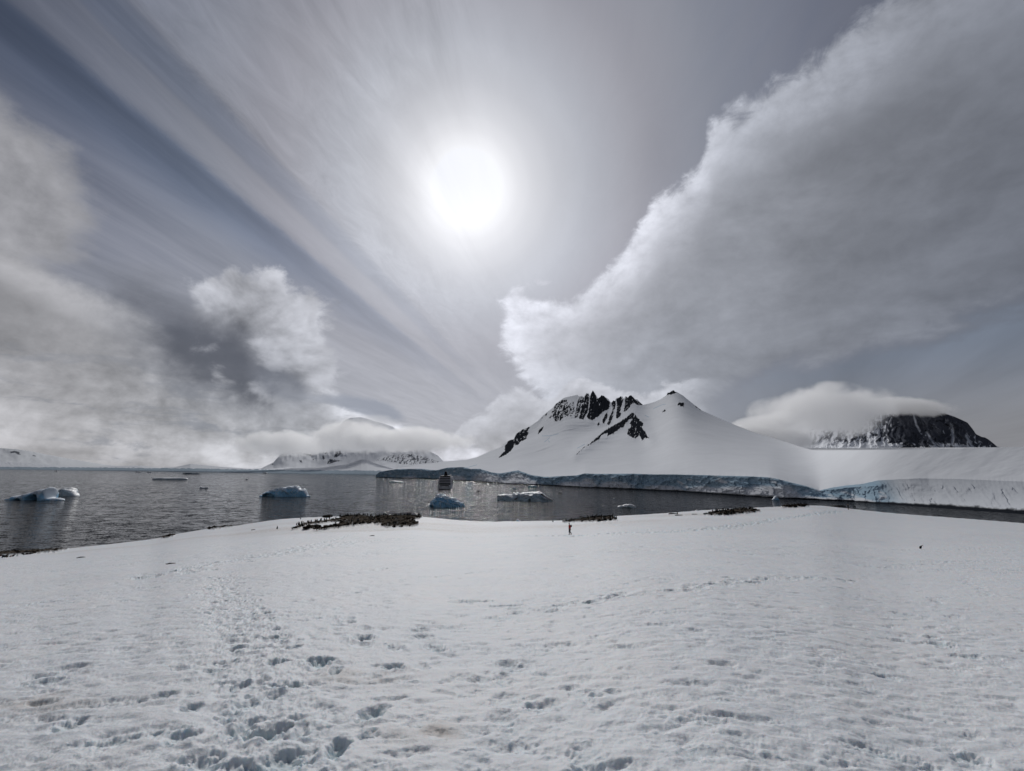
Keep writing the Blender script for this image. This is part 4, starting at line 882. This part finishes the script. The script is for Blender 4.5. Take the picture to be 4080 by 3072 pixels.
berg([(2052, 2080), (2058, 2070), (2063, 2067), (2070, 2072), (2080, 2080)], 2083, 'small blue ice chunk peeping over the snow edge below the long grey iceberg', ICE_BLUE, 0.7, 0.7, 0.8, (), 41, 0.2)
berg([(2442, 1986), (2446, 1984), (2452, 1986)], 1988, 'tiny white ice bit above the bright low iceberg', ICE_WHITE, 0.7, 0.7, 0.5, (), 43, 0.4)
berg([(796, 1942), (800, 1939), (812, 1942), (826, 1940), (829, 1943)], 1945, 'thin white ice floe between the tabular iceberg and the notched one', ICE_WHITE, 0.5, 0.6, 0.5, (), 45, 0.4)
berg([(3076, 1991), (3084, 1984), (3090, 1975), (3096, 1976), (3100, 1986), (3106, 1991)], 1993, 'ragged pale blue ice block grounded at the foot of the ice cliff', ICE_BLUE, 0.7, 0.8, 1.4, (), 47, 0.3)
berg([(539, 1880), (545, 1877.5), (556, 1878), (562, 1880)], 1881.5, 'small far white ice floe, left one of the pair near the far shore', ICE_WHITE, 0.5, 0.5, 0.4, (), 49, 0.5)
berg([(586, 1882), (592, 1880), (602, 1880.5), (606, 1882)], 1883.5, 'small far white ice floe, right one of the pair near the far shore', ICE_WHITE, 0.5, 0.5, 0.4, (), 51, 0.5)
berg([(221, 1876), (225, 1873), (230, 1876)], 1877.5, 'lone tiny far ice chunk under the left end of the far shore', ICE_WHITE, 0.6, 0.6, 0.4, (), 53, 0.5)
berg([(1046, 1884), (1052, 1881), (1062, 1882), (1066, 1884)], 1886, 'far white ice floe below the left far mountain', ICE_WHITE, 0.5, 0.5, 0.4, (), 55, 0.5)
berg([(727, 1887), (745, 1883.5), (770, 1884), (790, 1885), (802, 1888)], 1889, 'low dark blue iceberg near the far shore', m_ice('dark_ice', (0.07, 0.11, 0.15), (0.10, 0.14, 0.18)), 0.4, 0.6, 0.8, (), 57, 0.1)
for px, py, lab in [(983, 1909, 'speck of white ice left of the far wake line'), (2180, 1990 - 3, None)]:
    if lab: berg([(px - 5, py), (px, py - 2), (px + 5, py)], py + 1.2, lab, ICE_WHITE, 0.6, 0.6, 0.4, (), int(px), 0.5)

# low dark skerry and brash ice off the right point
M_ROCK = plain('wet_rock', (0.030, 0.029, 0.027), 0.8, var=0.5, sc=2.0)
def skerry(outline, base, label):
    o = berg(outline, base, label, M_ROCK, 0.5, 0.6, 1.2, (), 61, 0, None, 'skerry', None, False); o['category'] = 'rock'; return o
skerry([(3308, 2016), (3325, 2012.5), (3350, 2012), (3368, 2015)], 2018, 'low dark rock skerry just left of the dark figure on the crest')
skerry([(3398, 2018), (3405, 2016.5), (3410, 2018)], 2019.5, 'tiny dark rock in the water right of the dark figure')

# wakes: thin broken foam lines on the water
M_FOAM = plain('foam', (0.75, 0.76, 0.77), 0.6, var=0.1)
def wake(pts, w, gap, label, seed):
    rng = random.Random(seed); bm = bmesh.new()
    P = [(float(UV(a, b)[0] * sea_depth(a, b)), float(sea_depth(a, b))) for a, b in pts]
    for (x0, y0), (x1, y1) in zip(P[:-1], P[1:]):
        L = math.hypot(x1 - x0, y1 - y0); n = int(L / 3.0)
        for i in range(n):
            if rng.random() < gap: continue
            t = (i + rng.random()) / n; x = x0 + (x1 - x0) * t; y = y0 + (y1 - y0) * t + rng.gauss(0, w)
            a = rng.uniform(.8, 3.5); b = rng.uniform(.3, 1.0) * w
            vs = [bm.verts.new((x + a * math.cos(q) * rng.uniform(.7, 1.1), y + b * math.sin(q) * rng.uniform(.7, 1.1), 0.06)) for q in np.linspace(0, 2 * math.pi, 8)[:-1]]
            bm.faces.new(vs)
    me = bpy.data.meshes.new('foam_wake'); bm.to_mesh(me); bm.free()
    tag(link('foam_wake', me, M_FOAM), label, kind='stuff')
wake([(2228, 1965), (2100, 1958), (2020, 1954), (1950, 1952)], 1.6, 0.25, 'white foam wake trailing behind the right inflatable boat', 1)
wake([(1850, 1952), (1900, 1956), (1960, 1953)], 1.5, 0.6, 'thin foam wake by the left inflatable boat', 2)
wake([(1000, 1912), (1150, 1914), (1300, 1916), (1450, 1918)], 2.5, 0.55, 'long faint foam line across the far water', 3)
wake([(3235, 2006), (3280, 2010), (3320, 2012)], 0.6, 0.2, 'brash ice line off the right point', 4)

# ------------------------------------------------------------------ cruise ship
def boxm(bm, x0, x1, y0, y1, z0, z1, taper=0.0):
    v = [bm.verts.new(p) for p in [(x0, y0, z0), (x1, y0, z0), (x1, y1, z0), (x0, y1, z0), (x0 + taper, y0 + taper, z1), (x1 - taper, y0 + taper, z1), (x1 - taper, y1 - taper, z1), (x0 + taper, y1 - taper, z1)]]
    for f in ((3, 2, 1, 0), (4, 5, 6, 7), (0, 1, 5, 4), (1, 2, 6, 5), (2, 3, 7, 6), (3, 0, 4, 7)): bm.faces.new([v[i] for i in f])
def tube(bm, p0, p1, r0, r1, n=8):
    p0, p1 = Vector(p0), Vector(p1); d = (p1 - p0).normalized(); a = d.orthogonal().normalized(); b = d.cross(a)
    A = [bm.verts.new(p0 + (a * math.cos(t) + b * math.sin(t)) * r0) for t in [i * 2 * math.pi / n for i in range(n)]]
    B = [bm.verts.new(p1 + (a * math.cos(t) + b * math.sin(t)) * r1) for t in [i * 2 * math.pi / n for i in range(n)]]
    for i in range(n): bm.faces.new((A[i], A[(i + 1) % n], B[(i + 1) % n], B[i]))
    bm.faces.new(A[::-1]); bm.faces.new(B)
def ball(bm, c, r, sub=2, sq=(1, 1, 1)):
    m = Matrix.Translation(c) @ Matrix.Diagonal((r * sq[0], r * sq[1], r * sq[2], 1)); bmesh.ops.create_icosphere(bm, subdivisions=sub, radius=1.0, matrix=m)
def part(name, fn, mat, parent, sm=False):
    bm = bmesh.new(); fn(bm); bmesh.ops.recalc_face_normals(bm, faces=bm.faces); me = bpy.data.meshes.new(name); bm.to_mesh(me); bm.free()
    return link(name, me, mat, parent, sm)
M_SHIPW = plain('ship_white', (0.88, 0.87, 0.90), 0.5, var=0.05, sc=.3); M_SHIPD = plain('ship_glass_and_shade', (0.012, 0.013, 0.016), 0.25); M_SHIPN = plain('ship_boot_stripe', (0.01, 0.012, 0.02), 0.5)
M_SHIPF = plain('ship_funnel', (0.018, 0.016, 0.016), 0.6); M_SHIPC = plain('ship_cream', (0.55, 0.50, 0.45), 0.6)
def build_ship():
    Yn = float(sea_depth(1770.0, 1950.5)); x = float(UV(1771.0, 1950.5)[0] * Yn)
    s = empty('cruise_ship', (x, Yn, 0), math.radians(5.2)); tag(s, 'multi deck white cruise ship seen from its stern, anchored in the glittering water', 'ship')
    st = [(0, 11.6), (6, 12.0), (60, 12.0), (95, 11.4), (115, 8.5), (130, 4.0), (140, 0.4)]
    def hull(bm):
        rows = []
        for z, k, yo in ((-1.0, .93, 1.2), (1.1, .95, 1.0), (3.0, .975, .6), (6.2, 1.0, .2), (8.6, 1.0, 0)):
            r = [bm.verts.new((w * k, y + (yo if y == 0 else 0) + (z * .35 if y > 110 else 0), z)) for y, w in st] + [bm.verts.new((-w * k, y + (yo if y == 0 else 0) + (z * .35 if y > 110 else 0), z)) for y, w in st[::-1]]
            rows.append(r)
        for a, b in zip(rows[:-1], rows[1:]):
            n = len(a)
            for i in range(n): bm.faces.new((a[i], a[(i + 1) % n], b[(i + 1) % n], b[i]))
        bm.faces.new(rows[-1])
    h = part('hull', hull, M_SHIPW, s)
    part('boot_stripe', lambda bm: boxm(bm, -11.35, 11.35, 0.45, 1.2, -0.6, 0.95), M_SHIPN, h)
    part('stern_opening_shade', lambda bm: boxm(bm, -8.6, 7.6, 0.05, 1.0, 6.4, 7.9), M_SHIPD, h)  # closed dark box; the shade of the open recess is its colour
    for a, b_, z in ((-9.4, -7.3, 4.7), (-5.8, -4.5, 4.5), (2.4, 3.8, 4.5), (5.4, 8.0, 4.7), (-9.6, -7.0, 3.1), (5.6, 8.6, 3.1)):
        part('mooring_port', lambda bm: boxm(bm, a, b_, 0.15 if z > 4 else .45, 1.0, z, z + (.9 if z > 4 else .35)), M_SHIPD, h)
    L = [8.6, 12.0, 15.2, 18.4, 21.6]; yf = [112, 110, 106, 102, 96]; ya = [0.0, 0.4, 1.0, 1.6, 3.0]; wd = [11.9, 11.7, 11.5, 11.2, 10.9]
    for i in range(5):
        z = L[i]; w = wd[i]; y0 = ya[i]; y1 = yf[i]
        def cabin(bm, z=z, w=w, y0=y0, y1=y1): boxm(bm, -w + 1.4, w - 1.4, y0 + 1.8, y1 - 2, z + .02, z + 3.18)
        cb = part('cabin_wall', cabin, M_SHIPD, s)
        if i < 4:
            def slab(bm, z=z, w=w, y0=y0, y1=y1, i=i):
                t = 3.2 if i else 3.4
                boxm(bm, -w + .15, w - .15, y0 + .4, y1, z + t - .35, z + t)                     # floor above
                for sx in (-1, 1): boxm(bm, sx * (w - .1) - .12, sx * (w - .1) + .12, y0 + .45, y1, z + t + .001, z + t + .8)   # side parapet
                boxm(bm, -w + .1, w - .1, y0 + .2, y0 + .44, z + t - .4, z + t + .75)             # aft parapet
            part('deck', slab, M_SHIPW, s)
            for sx in (-1, 1):
                def comb(bm, sx=sx, z=z, w=w, y0=y0, y1=y1):
                    o_, i_ = sx * (w - .14), sx * (w - 1.38); P = [(i_, y0 + 1.75), (i_, y0 + .5), (o_, y0 + .5), (o_, y0 + 1.5), (i_ + sx * .02, y0 + 1.8)]; y = y0 + 8
                    while y < y1 - 5: P += [(i_ + sx * .02, y), (o_, y), (o_, y + .25), (i_ + sx * .02, y + .25)]; y += 4.2
                    lo = [bm.verts.new((a, b, z + .05)) for a, b in P]; hi = [bm.verts.new((a, b, z + 2.8)) for a, b in P]
                    for k in range(len(P) - 1): bm.faces.new((lo[k], lo[k + 1], hi[k + 1], hi[k]))
                part('balcony_partition', comb, M_SHIPW, s)
    part('deck', lambda bm: boxm(bm, -11.2, 11.2, 1.4, 90, 21.602, 22.3), M_SHIPW, s)
    part('railing', lambda bm: [tube(bm, (x_, 1.6, 22.3), (x_, 1.6, 23.3), .05, .05, 4) for x_ in np.arange(-11, 11.1, 1.1)] + [tube(bm, (-11, 1.6, z_), (11, 1.6, z_), .05, .05, 4) for z_ in (22.8, 23.3)], M_SHIPD, s)
    part('upper_lounge', lambda bm: (boxm(bm, -7.0, 7.5, 20, 60, 22.31, 25.0), boxm(bm, -9.5, 9.8, 30, 85, 22.31, 24.2), boxm(bm, -5, 5.4, 12, 20, 22.31, 24.0)), M_SHIPD, s)
    f = part('funnel', lambda bm: (boxm(bm, -3.6, 3.6, 22, 34, 25.0, 31.4, 1.9), boxm(bm, -1.8, 1.8, 23.6, 31, 31.41, 32.4, .2)), M_SHIPF, s)
    part('funnel_trim', lambda bm: boxm(bm, 2.6, 3.3, 24, 32, 25.6, 28.6, .1), M_SHIPC, f)
    part('mast', lambda bm: (tube(bm, (-7.2, 40, 24), (-7.0, 40, 33.5), .28, .08), boxm(bm, -8.0, -6.2, 39.7, 40.2, 26.6, 27.0)), M_SHIPF, s)
    part('mast', lambda bm: (tube(bm, (4.2, 66, 24), (4.2, 66, 35.5), .45, .1), boxm(bm, 2.2, 6.2, 65.7, 66.2, 31.5, 31.9), boxm(bm, 3.0, 5.4, 65.7, 66.2, 28.5, 28.9)), M_SHIPC, s)
    for q in ((8.6, 50, 25.8), (6.2, 78, 25.2)): part('radar_dome', lambda bm: (ball(bm, q, 1.35), tube(bm, (q[0], q[1], 22.3), (q[0], q[1], q[2]), .5, .5)), M_SHIPW, s, True)
    part('lifeboat', lambda bm: ball(bm, (11.7, 60, 14), 1.0, 2, (1.3, 5.5, 1.4)), M_SHIPF, s, True)
    part('lifeboat', lambda bm: ball(bm, (-11.7, 60, 14), 1.0, 2, (1.3, 5.5, 1.4)), M_SHIPF, s, True)
build_ship()

# ------------------------------------------------------------------ people
def skinned(name, chains, mat, parent, sub=1, root=0):
    """chains: lists of (x, y, z, r); chains starting at an existing point join there"""
    bm = bmesh.new(); lay = bm.verts.layers.skin.verify(); seen = {}
    for ch in chains:
        pv = None
        for x, y, z, r in ch:
            k = (round(x, 4), round(y, 4), round(z, 4))
            if k not in seen:
                v = bm.verts.new((x, y, z)); v[lay].radius = (r, r); seen[k] = v
            v = seen[k]
            if pv is not None and bm.edges.get((pv, v)) is None: bm.edges.new((pv, v))
            pv = v
    bm.verts.ensure_lookup_table(); bm.verts[root][lay].use_root = True
    me = bpy.data.meshes.new(name); bm.to_mesh(me); bm.free()
    o = link(name, me, mat, parent, True); o.modifiers.new('skin', 'SKIN').use_smooth_shade = True
    m = o.modifiers.new('sub', 'SUBSURF'); m.levels = sub; m.render_levels = sub; return o
M_RED = plain('red_jacket', (0.30, 0.012, 0.012), 0.8); M_BLK = plain('dark_cloth', (0.010, 0.010, 0.013), 0.85); M_SKIN = plain('skin', (0.42, 0.26, 0.19), 0.6); M_BOOT = plain('boot_rubber', (0.012, 0.012, 0.012), 0.6)
def hand(w, d, fwd):
    x, y, z = w; out = [[(x, y, z, .028), (x + d[0] * .05, y, z + d[2] * .05, .034), (x + d[0] * .09, y, z + d[2] * .09, .030)]]
    b = (x + d[0] * .09, y, z + d[2] * .09, .030)
    for k, L in ((-1.5, .060), (-.5, .074), (.5, .070), (1.5, .052)):
        out.append([b, (b[0] + d[0] * .02 , y + k * .017, b[2] + d[2] * .02, .010), (b[0] + d[0] * L + fwd * .012, y + k * .019, b[2] + d[2] * L, .0085)])
    out.append([(x + d[0] * .05, y, z + d[2] * .05, .034), (x + fwd * .035, y - .02, z + d[2] * .07, .011), (x + fwd * .045, y - .022, z + d[2] * .10, .009)])
    return out
def person(px, py, label, jacket, facing, walking=True, cam_up=False, pack=False):
    p = ground_pt(px, py); root = empty('person', p, facing); tag(root, label, 'person')
    # local frame: +x is the way the person faces, z up
    s = 1 if walking else 0.25
    hip, sh, neck = (0, 0, .93), (.05 * s, 0, 1.43), (.07 * s, 0, 1.52)
    kf, kb = (.12 * s, -.10, .52), (.02 * s, .10, .50); af, ab = (.06 * s, -.10, .09), (-.20 * s, .11, .16 if walking else .09)
    legs = [[(0, 0, .93, .13), (.01, -.09, .86, .095), (*kf, .062), (*af, .045), (af[0] + .13, -.10, .04, .036)], [(0, 0, .93, .13), (.01, .09, .86, .095), (*kb, .062), (*ab, .045), (ab[0] + .11, .11, ab[2] - .08, .036)]]
    if cam_up: wr = (.30, -.07, 1.50); wl = (.30, .07, 1.50); el_r = (.12, -.24, 1.20); el_l = (.12, .24, 1.20); dv = (0.4, 0, 0.9)
    else: wr = (.12, -.26, .92); wl = (-.02, .27, .90); el_r = (-.03, -.27, 1.14); el_l = (-.06, .26, 1.14); dv = (.2, 0, -.98)
    arms = lambda r: [[(*sh, .12 * r), (.04 * s, -.19, 1.40, .062 * r), (*el_r, .048 * r), (*wr, .034 * r)], [(*sh, .12 * r), (.04 * s, .19, 1.40, .062 * r), (*el_l, .048 * r), (*wl, .034 * r)]]
    torso = [(0, 0, .93, .13), (.02 * s, 0, 1.10, .125), (.04 * s, 0, 1.28, .145), (*sh, .12)]
    head = [(*sh, .12), (*neck, .055), (.08 * s + .01, 0, 1.60, .085), (.08 * s + .015, 0, 1.68, .092), (.08 * s, 0, 1.745, .06)]
    skinned('body', [torso, head, [(.08 * s + .01, 0, 1.60, .085), (.08 * s + .10, 0, 1.615, .022)]] + legs + arms(1.0) + hand(wr, dv, 1) + hand(wl, dv, 1), M_SKIN, root, 1)
    g = 1.28
    ja = [(0, 0, .86, .175), (.02 * s, 0, 1.02, .175), (.04 * s, 0, 1.28, .185), (sh[0], 0, 1.43, .15), (neck[0], 0, 1.50, .085)]
    skinned('jacket', [ja, [(sh[0], 0, 1.43, .15), (.04 * s, -.20, 1.40, .085), (*el_r, .068), (wr[0], wr[1], wr[2], .052)], [(sh[0], 0, 1.43, .15), (.04 * s, .20, 1.40, .085), (*el_l, .068), (wl[0], wl[1], wl[2], .052)]], jacket, root, 1)
    skinned('trousers', [[(0, 0, .93, .155), (.01, -.09, .84, .115), (*kf, .085), (af[0], af[1], af[2] + .06, .066)], [(0, 0, .93, .155), (.01, .09, .84, .115), (*kb, .085), (ab[0], ab[1], ab[2] + .06, .066)]], M_BLK, root, 1)
    for a in (af, ab): skinned('boot', [[(a[0], a[1], a[2] + .10, .065), (a[0], a[1], a[2] - .03, .06), (a[0] + .10, a[1], a[2] - .045, .050), (a[0] + .17, a[1], a[2] - .045, .038)]], M_BOOT, root, 1)
    skinned('hat', [[(.08 * s - .01, 0, 1.66, .100), (.08 * s - .01, 0, 1.73, .088), (.08 * s - .01, 0, 1.78, .05)]], M_BLK, root, 1)
    if pack: skinned('backpack', [[(-.20, 0, 1.12, .13), (-.20, 0, 1.32, .15), (-.17, 0, 1.50, .10)]], M_BLK, root, 1)
    if cam_up:
        c = part('camera', lambda bm: (boxm(bm, .33, .42, -.08, .08, 1.56, 1.66), tube(bm, (.42, 0, 1.61), (.52, 0, 1.61), .04, .045, 12)), M_BOOT, None)
        c.matrix_world = Matrix.Translation(p) @ Matrix.Rotation(facing, 4, 'Z'); tag(c, 'black camera held up by the dark figure on the right crest', 'camera')
    return root
person(2271, 2132, 'person in a red jacket and dark trousers walking left across the snow', M_RED, math.pi, True, False, True)
person(3381, 2031, 'dark clothed figure standing on the right snow crest with arms raised', M_BLK, math.radians(150), False, True)

# ------------------------------------------------------------------ inflatable boats with their crews
M_TUBE = plain('boat_rubber', (0.015, 0.016, 0.018), 0.5)
def seated_mesh():
    bm = bmesh.new(); ball(bm, (0, 0, .35), .26, 2, (.75, 1, 1.35)); ball(bm, (.02, 0, .82), .13, 2); ball(bm, (.22, -.12, .12), .15, 1, (1.6, .8, .8)); ball(bm, (.22, .12, .12), .15, 1, (1.6, .8, .8))
    me = bpy.data.meshes.new('person'); bm.to_mesh(me); bm.free(); me.materials.append(M_BLK)
    me.polygons.foreach_set('use_smooth', np.ones(len(me.polygons), bool)); return me
def zodiac(px, py, rz, label, crew):
    Y = float(sea_depth(px, py)); x = float(UV(px, py)[0] * Y)
    r = empty('inflatable_boat', (x, Y, 0), rz); tag(r, label, 'boat', 'inflatable boats running between ship and shore')
    def tb(bm):
        for sy in (-1, 1):
            P = [(-2.9, sy * .9, .35), (0, sy * .95, .35), (1.8, sy * .8, .42), (2.7, sy * .35, .6), (2.95, 0, .68)]
            for a, b in zip(P[:-1], P[1:]): tube(bm, a, b, .27, .27, 10)
    part('air_tube', tb, M_TUBE, r, True)
    part('floor', lambda bm: boxm(bm, -2.6, 2.3, -.7, .7, .12, .2), M_TUBE, r)
    mo = part('outboard_motor', lambda bm: (boxm(bm, -3.15, -2.75, -.2, .2, .45, 1.15, .05), boxm(bm, -3.0, -2.85, -.08, .08, -.4, .45)), M_TUBE, r)
    c, s = math.cos(rz), math.sin(rz)
    for k, (a, b) in enumerate(crew):
        o = bpy.data.objects.new('person', SEAT); COL.objects.link(o); o.location = (x + a * c - b * s, Y + a * s + b * c, .5); o.rotation_euler = (0, 0, rz + (math.pi / 2 if b < 0 else -math.pi / 2))
        tag(o, f"dark clothed {'passenger' if k else 'driver'} seated in the {label.split(',')[0]}", 'person', 'people in the ' + label.split(',')[0])
SEAT = seated_mesh()
zodiac(1905, 1957, math.radians(170), 'small dark inflatable boat, just right of the ship', [(-2.2, .3), (-1, .85), (0, -.85), (1, .85)])
zodiac(2232, 1965, math.radians(4), 'dark inflatable boat with a long wake, behind the grey iceberg', [(-2.2, .3), (-1.2, .85), (-.6, -.85), (.2, .85), (.9, -.85)])
zodiac(1810, 1946, math.radians(95), 'dark inflatable boat, moored at the ship side', [(-2.2, .3)])

# ------------------------------------------------------------------ penguins and rock rubble
M_PEN = None
def m_penguin():
    m, nt, b = material('penguin_plumage'); a = getattr_node(nt, 'belly')
    nt.links.new(mixc(a, (0.012, 0.013, 0.016), (0.62, 0.60, 0.56)), b.inputs['Base Color']); b.inputs['Roughness'].default_value = 0.8; b.inputs['Specular IOR Level'].default_value = 0.05; return m
M_PEN = m_penguin(); M_BEAK = plain('beak_orange', (0.35, 0.08, 0.02), 0.5)
def penguin_body(bent=0.0):
    prof = [(0, .01, 0), (.02, .09, 0), (.08, .125, 0), (.18, .145, 0), (.30, .14, 0), (.42, .115, .01), (.50, .075, .03), (.55, .062, .05), (.60, .068, .07), (.65, .055, .085), (.69, .02, .09)]
    n = 14; P = np.zeros((len(prof), n, 3)); bel = np.zeros((len(prof), n))
    for i, (z, r, fx) in enumerate(prof):
        fx2 = fx + bent * max(0, z - .25) * 1.3; z2 = z - bent * max(0, z - .35) * .8
        for j in range(n):
            t = 2 * math.pi * j / n; P[i, j] = (fx2 + r * math.cos(t) * .95, r * math.sin(t), z2 + .03); bel[i, j] = 1.0 if (math.cos(t) > .35 and .04 < z < .53) else 0.0
    me = grid_mesh('penguin', P, True, wrap=True); attr(me, 'belly', bel); me.materials.append(M_PEN); return me
PEN = penguin_body(); PENB = penguin_body(.55)
p = ground_pt(3668, 2187); lone = empty('penguin', p, math.radians(-8)); lone.scale = (0.85, 0.85, 0.85); tag(lone, 'lone penguin bending its head, on the open snow at the right', 'penguin')
pb = bpy.data.objects.new('body', PENB); COL.objects.link(pb); pb.parent = lone
part('beak', lambda bm: tube(bm, (.40, 0, .43), (.50, 0, .39), .018, .004, 8), M_BEAK, lone)
for sy in (-1, 1):
    f = part('flipper', lambda bm: tube(bm, (.12, sy * .13, .40), (.02, sy * .20, .14), .035, .012, 8), M_BOOT, lone, True)
    part('foot', lambda bm: ball(bm, (.06, sy * .06, .02), .05, 1, (1.4, .8, .35)), M_BEAK, lone, True)
part('tail', lambda bm: tube(bm, (-.10, 0, .08), (-.24, 0, .02), .03, .006, 6), M_BOOT, lone)

STONE = {'main': (1500, 'largest colony'), 'centre': (330, 'colony behind the red jacketed person'), 'right': (420, 'long rock patch right of centre'), 'far right': (200, 'rock patch near the right crest'), 'shore': (420, 'rocky shore at the left edge'), 'shore bits': (90, 'small shoreline outcrops at the left')}
RUB = {'main': 'dark rubble of the largest penguin colony, streaked over the snow crest left of the ship', 'centre': 'dark rubble patch on the snow crest behind the person in red', 'right': 'long dark rubble patch on the crest right of the middle',
       'far right': 'small brown rubble patch near the top of the right crest', 'shore': 'dark wet shore stones at the left edge of the photo', 'shore bits': 'little dark rock outcrops on the left shoreline'}
M_STONE = None
def m_stone():
    m, nt, b = material('colony_stone'); a = getattr_node(nt, 'tone')
    tc = nt.nodes.new('ShaderNodeTexCoord'); n = noise(tc.outputs['Object'], 3.0, 4)
    b.inputs['Specular IOR Level'].default_value = 0.0; nt.links.new(scalec(ramp(a, [(0, (0.008, 0.007, 0.006)), (.78, (0.022, 0.018, 0.014)), (.93, (0.09, 0.08, 0.066)), (1, (0.22, 0.20, 0.175))], 0, 1), 0.7 + .6 * n), b.inputs['Base Color']); b.inputs['Roughness'].default_value = 0.85; return m
M_STONE = m_stone()
_ico = bmesh.new(); bmesh.ops.create_icosphere(_ico, subdivisions=1, radius=1.0); _iv = np.array([v.co[:] for v in _ico.verts]); _if = np.array([[v.index for v in f.verts] for f in _ico.faces]); _ico.free()
def rubble(key):
    n, _ = STONE[key]; rng = np.random.RandomState(len(key) * 7); V, T, tone = [], [], []; k = 0; polys = COLONY[key]; tries = 0
    areas = [(max(p[0] for p in q) - min(p[0] for p in q)) for q in polys]; cum = np.cumsum(areas) / sum(areas)
    while k < n and tries < n * 12:
        tries += 1; q = polys[int(np.searchsorted(cum, rng.rand()))]
        x = rng.uniform(min(p[0] for p in q), max(p[0] for p in q)); y = rng.uniform(min(p[1] for p in q), max(p[1] for p in q))
        if poly_mask(np.array([x]), np.array([y]), q)[0] < -.5 or x < -300: continue
        g = ground_pt(x, y); d = g.y / 140; s = rng.uniform(.14, .40) * (1.6 if rng.rand() < .10 else 1) * d
        g.y += rng.uniform(-.5, .5)
        sc = np.array([s * rng.uniform(.8, 1.6), s * rng.uniform(.8, 1.5), s * rng.uniform(.5, .95)]); a = rng.rand() * 6.28; c_, s_ = math.cos(a), math.sin(a)
        v = _iv * (1 + rng.uniform(-.28, .28, (len(_iv), 1))) * sc; v = np.stack([v[:, 0] * c_ - v[:, 1] * s_, v[:, 0] * s_ + v[:, 1] * c_, v[:, 2]], 1)
        z = float(base_h(g.x / g.y, g.y)) + .22
        V.append(v + [g.x, g.y, z + s * .2]); T.append(_if + k * len(_iv)); tone.append(np.full(len(_iv), rng.rand())); k += 1
    V = np.concatenate(V); T = np.concatenate(T); me = bpy.data.meshes.new('rock_rubble'); me.from_pydata(V.tolist(), [], T.tolist()); me.update(); attr(me, 'tone', np.concatenate(tone))
    tag(link('rock_rubble', me, M_STONE), RUB[key], kind='stuff')
for k in COLONY: rubble(k)
rng = random.Random(5)
def colony(key, n, label, group, line=None):
    q = COLONY[key][0]; k = 0
    while k < n:
        if line and rng.random() < .55:
            i = rng.randrange(len(line) - 1); t = rng.random(); x = line[i][0] + (line[i + 1][0] - line[i][0]) * t; y = line[i][1] + (line[i + 1][1] - line[i][1]) * t + 2
        else: x = rng.uniform(min(p[0] for p in q), max(p[0] for p in q)); y = rng.uniform(min(p[1] for p in q), max(p[1] for p in q))
        if poly_mask(np.array([x]), np.array([y]), q)[0] < -3: continue
        g = ground_pt(x, y); o = bpy.data.objects.new('penguin', PEN); COL.objects.link(o); k += 1
        o.location = (g.x, g.y - .2, g.z + .33); o.rotation_euler = (0, 0, rng.uniform(0, 6.28)); s = rng.uniform(.95, 1.2); o.scale = (s, s, s); tag(o, label, 'penguin', group)
colony('main', 120, 'small dark penguin standing among the rubble of the largest colony', 'penguins of the largest colony', [(1180, 2098), (1290, 2076), (1366, 2058), (1440, 2056), (1500, 2058), (1570, 2047), (1620, 2046), (1660, 2050), (1675, 2060)])
colony('centre', 26, 'small dark penguin on the rubble patch behind the person in red', 'penguins of the centre colony', [(2245, 2080), (2300, 2074), (2345, 2062), (2400, 2056), (2450, 2062)])
colony('right', 24, 'small dark penguin on the long rubble patch right of the middle', 'penguins of the right colony', [(2815, 2050), (2850, 2042), (2890, 2036), (2960, 2029), (3000, 2032)])
colony('far right', 12, 'small dark penguin on the brown rubble patch near the right crest', 'penguins of the far right colony', [(3125, 2017), (3170, 2008), (3215, 2013)])
for px, py, lab in [(2203, 2081, 'penguin standing apart at the left end of the centre colony'), (2699, 2049, 'penguin beside the flat stones left of the long rubble patch'), (2874, 2040, 'penguin standing a little left above the long rubble patch'), (1104, 2109, 'penguin alone beyond the left tip of the largest colony'),
                    (1197, 2069, 'penguin alone at the water side of the crest, left of the largest colony')]:
    g = ground_pt(px, py); o = bpy.data.objects.new('penguin', PEN); COL.objects.link(o); o.location = g; o.rotation_euler = (0, 0, 2.0); tag(o, lab, 'penguin')
def boulder(px, py, s, sq, label, seed):
    g = ground_pt(px, py); bm = bmesh.new(); bmesh.ops.create_icosphere(bm, subdivisions=3, radius=1.0)
    for v in bm.verts:
        c = v.co.copy(); k = 1 + .28 * float(perlin(c.x * 1.3 + seed, c.y * 1.3 + c.z, seed)) + .1 * float(perlin(c.x * 4, c.y * 4 + c.z * 3, seed)); v.co = Vector((c.x * sq[0], c.y * sq[1], c.z * sq[2])) * k * s
    me = bpy.data.meshes.new('boulder'); bm.to_mesh(me); bm.free(); o = link('boulder', me, M_ROCK); o.location = g + Vector((0, 0, s * sq[2] * .25)); tag(o, label, 'boulder')
boulder(1481, 2143, .42, (1.1, .8, .6), 'single dark stone on the snow below the largest colony', 3)
boulder(682, 2247, .15, (1.8, .9, .35), 'flat dark stone on the snow at the left, beside a faint track', 4)
boulder(325, 2222, .24, (1.9, 1, .35), 'low dark stone poking from the snow above the left shore stones', 5)
boulder(2683, 2048, .6, (2.2, 1, .35), 'flat dark stone, upper one of the pair left of the long rubble patch', 6)
boulder(2706, 2054, .6, (1.8, 1, .3), 'flat dark stone, lower one of the pair left of the long rubble patch', 7)
boulder(2768, 2050, .45, (1.8, 1, .3), 'thin flat dark stone nearest the long rubble patch', 8)
boulder(1010, 2112, .35, (1.6, 1, .35), 'small dark stone on the left snow crest', 9)
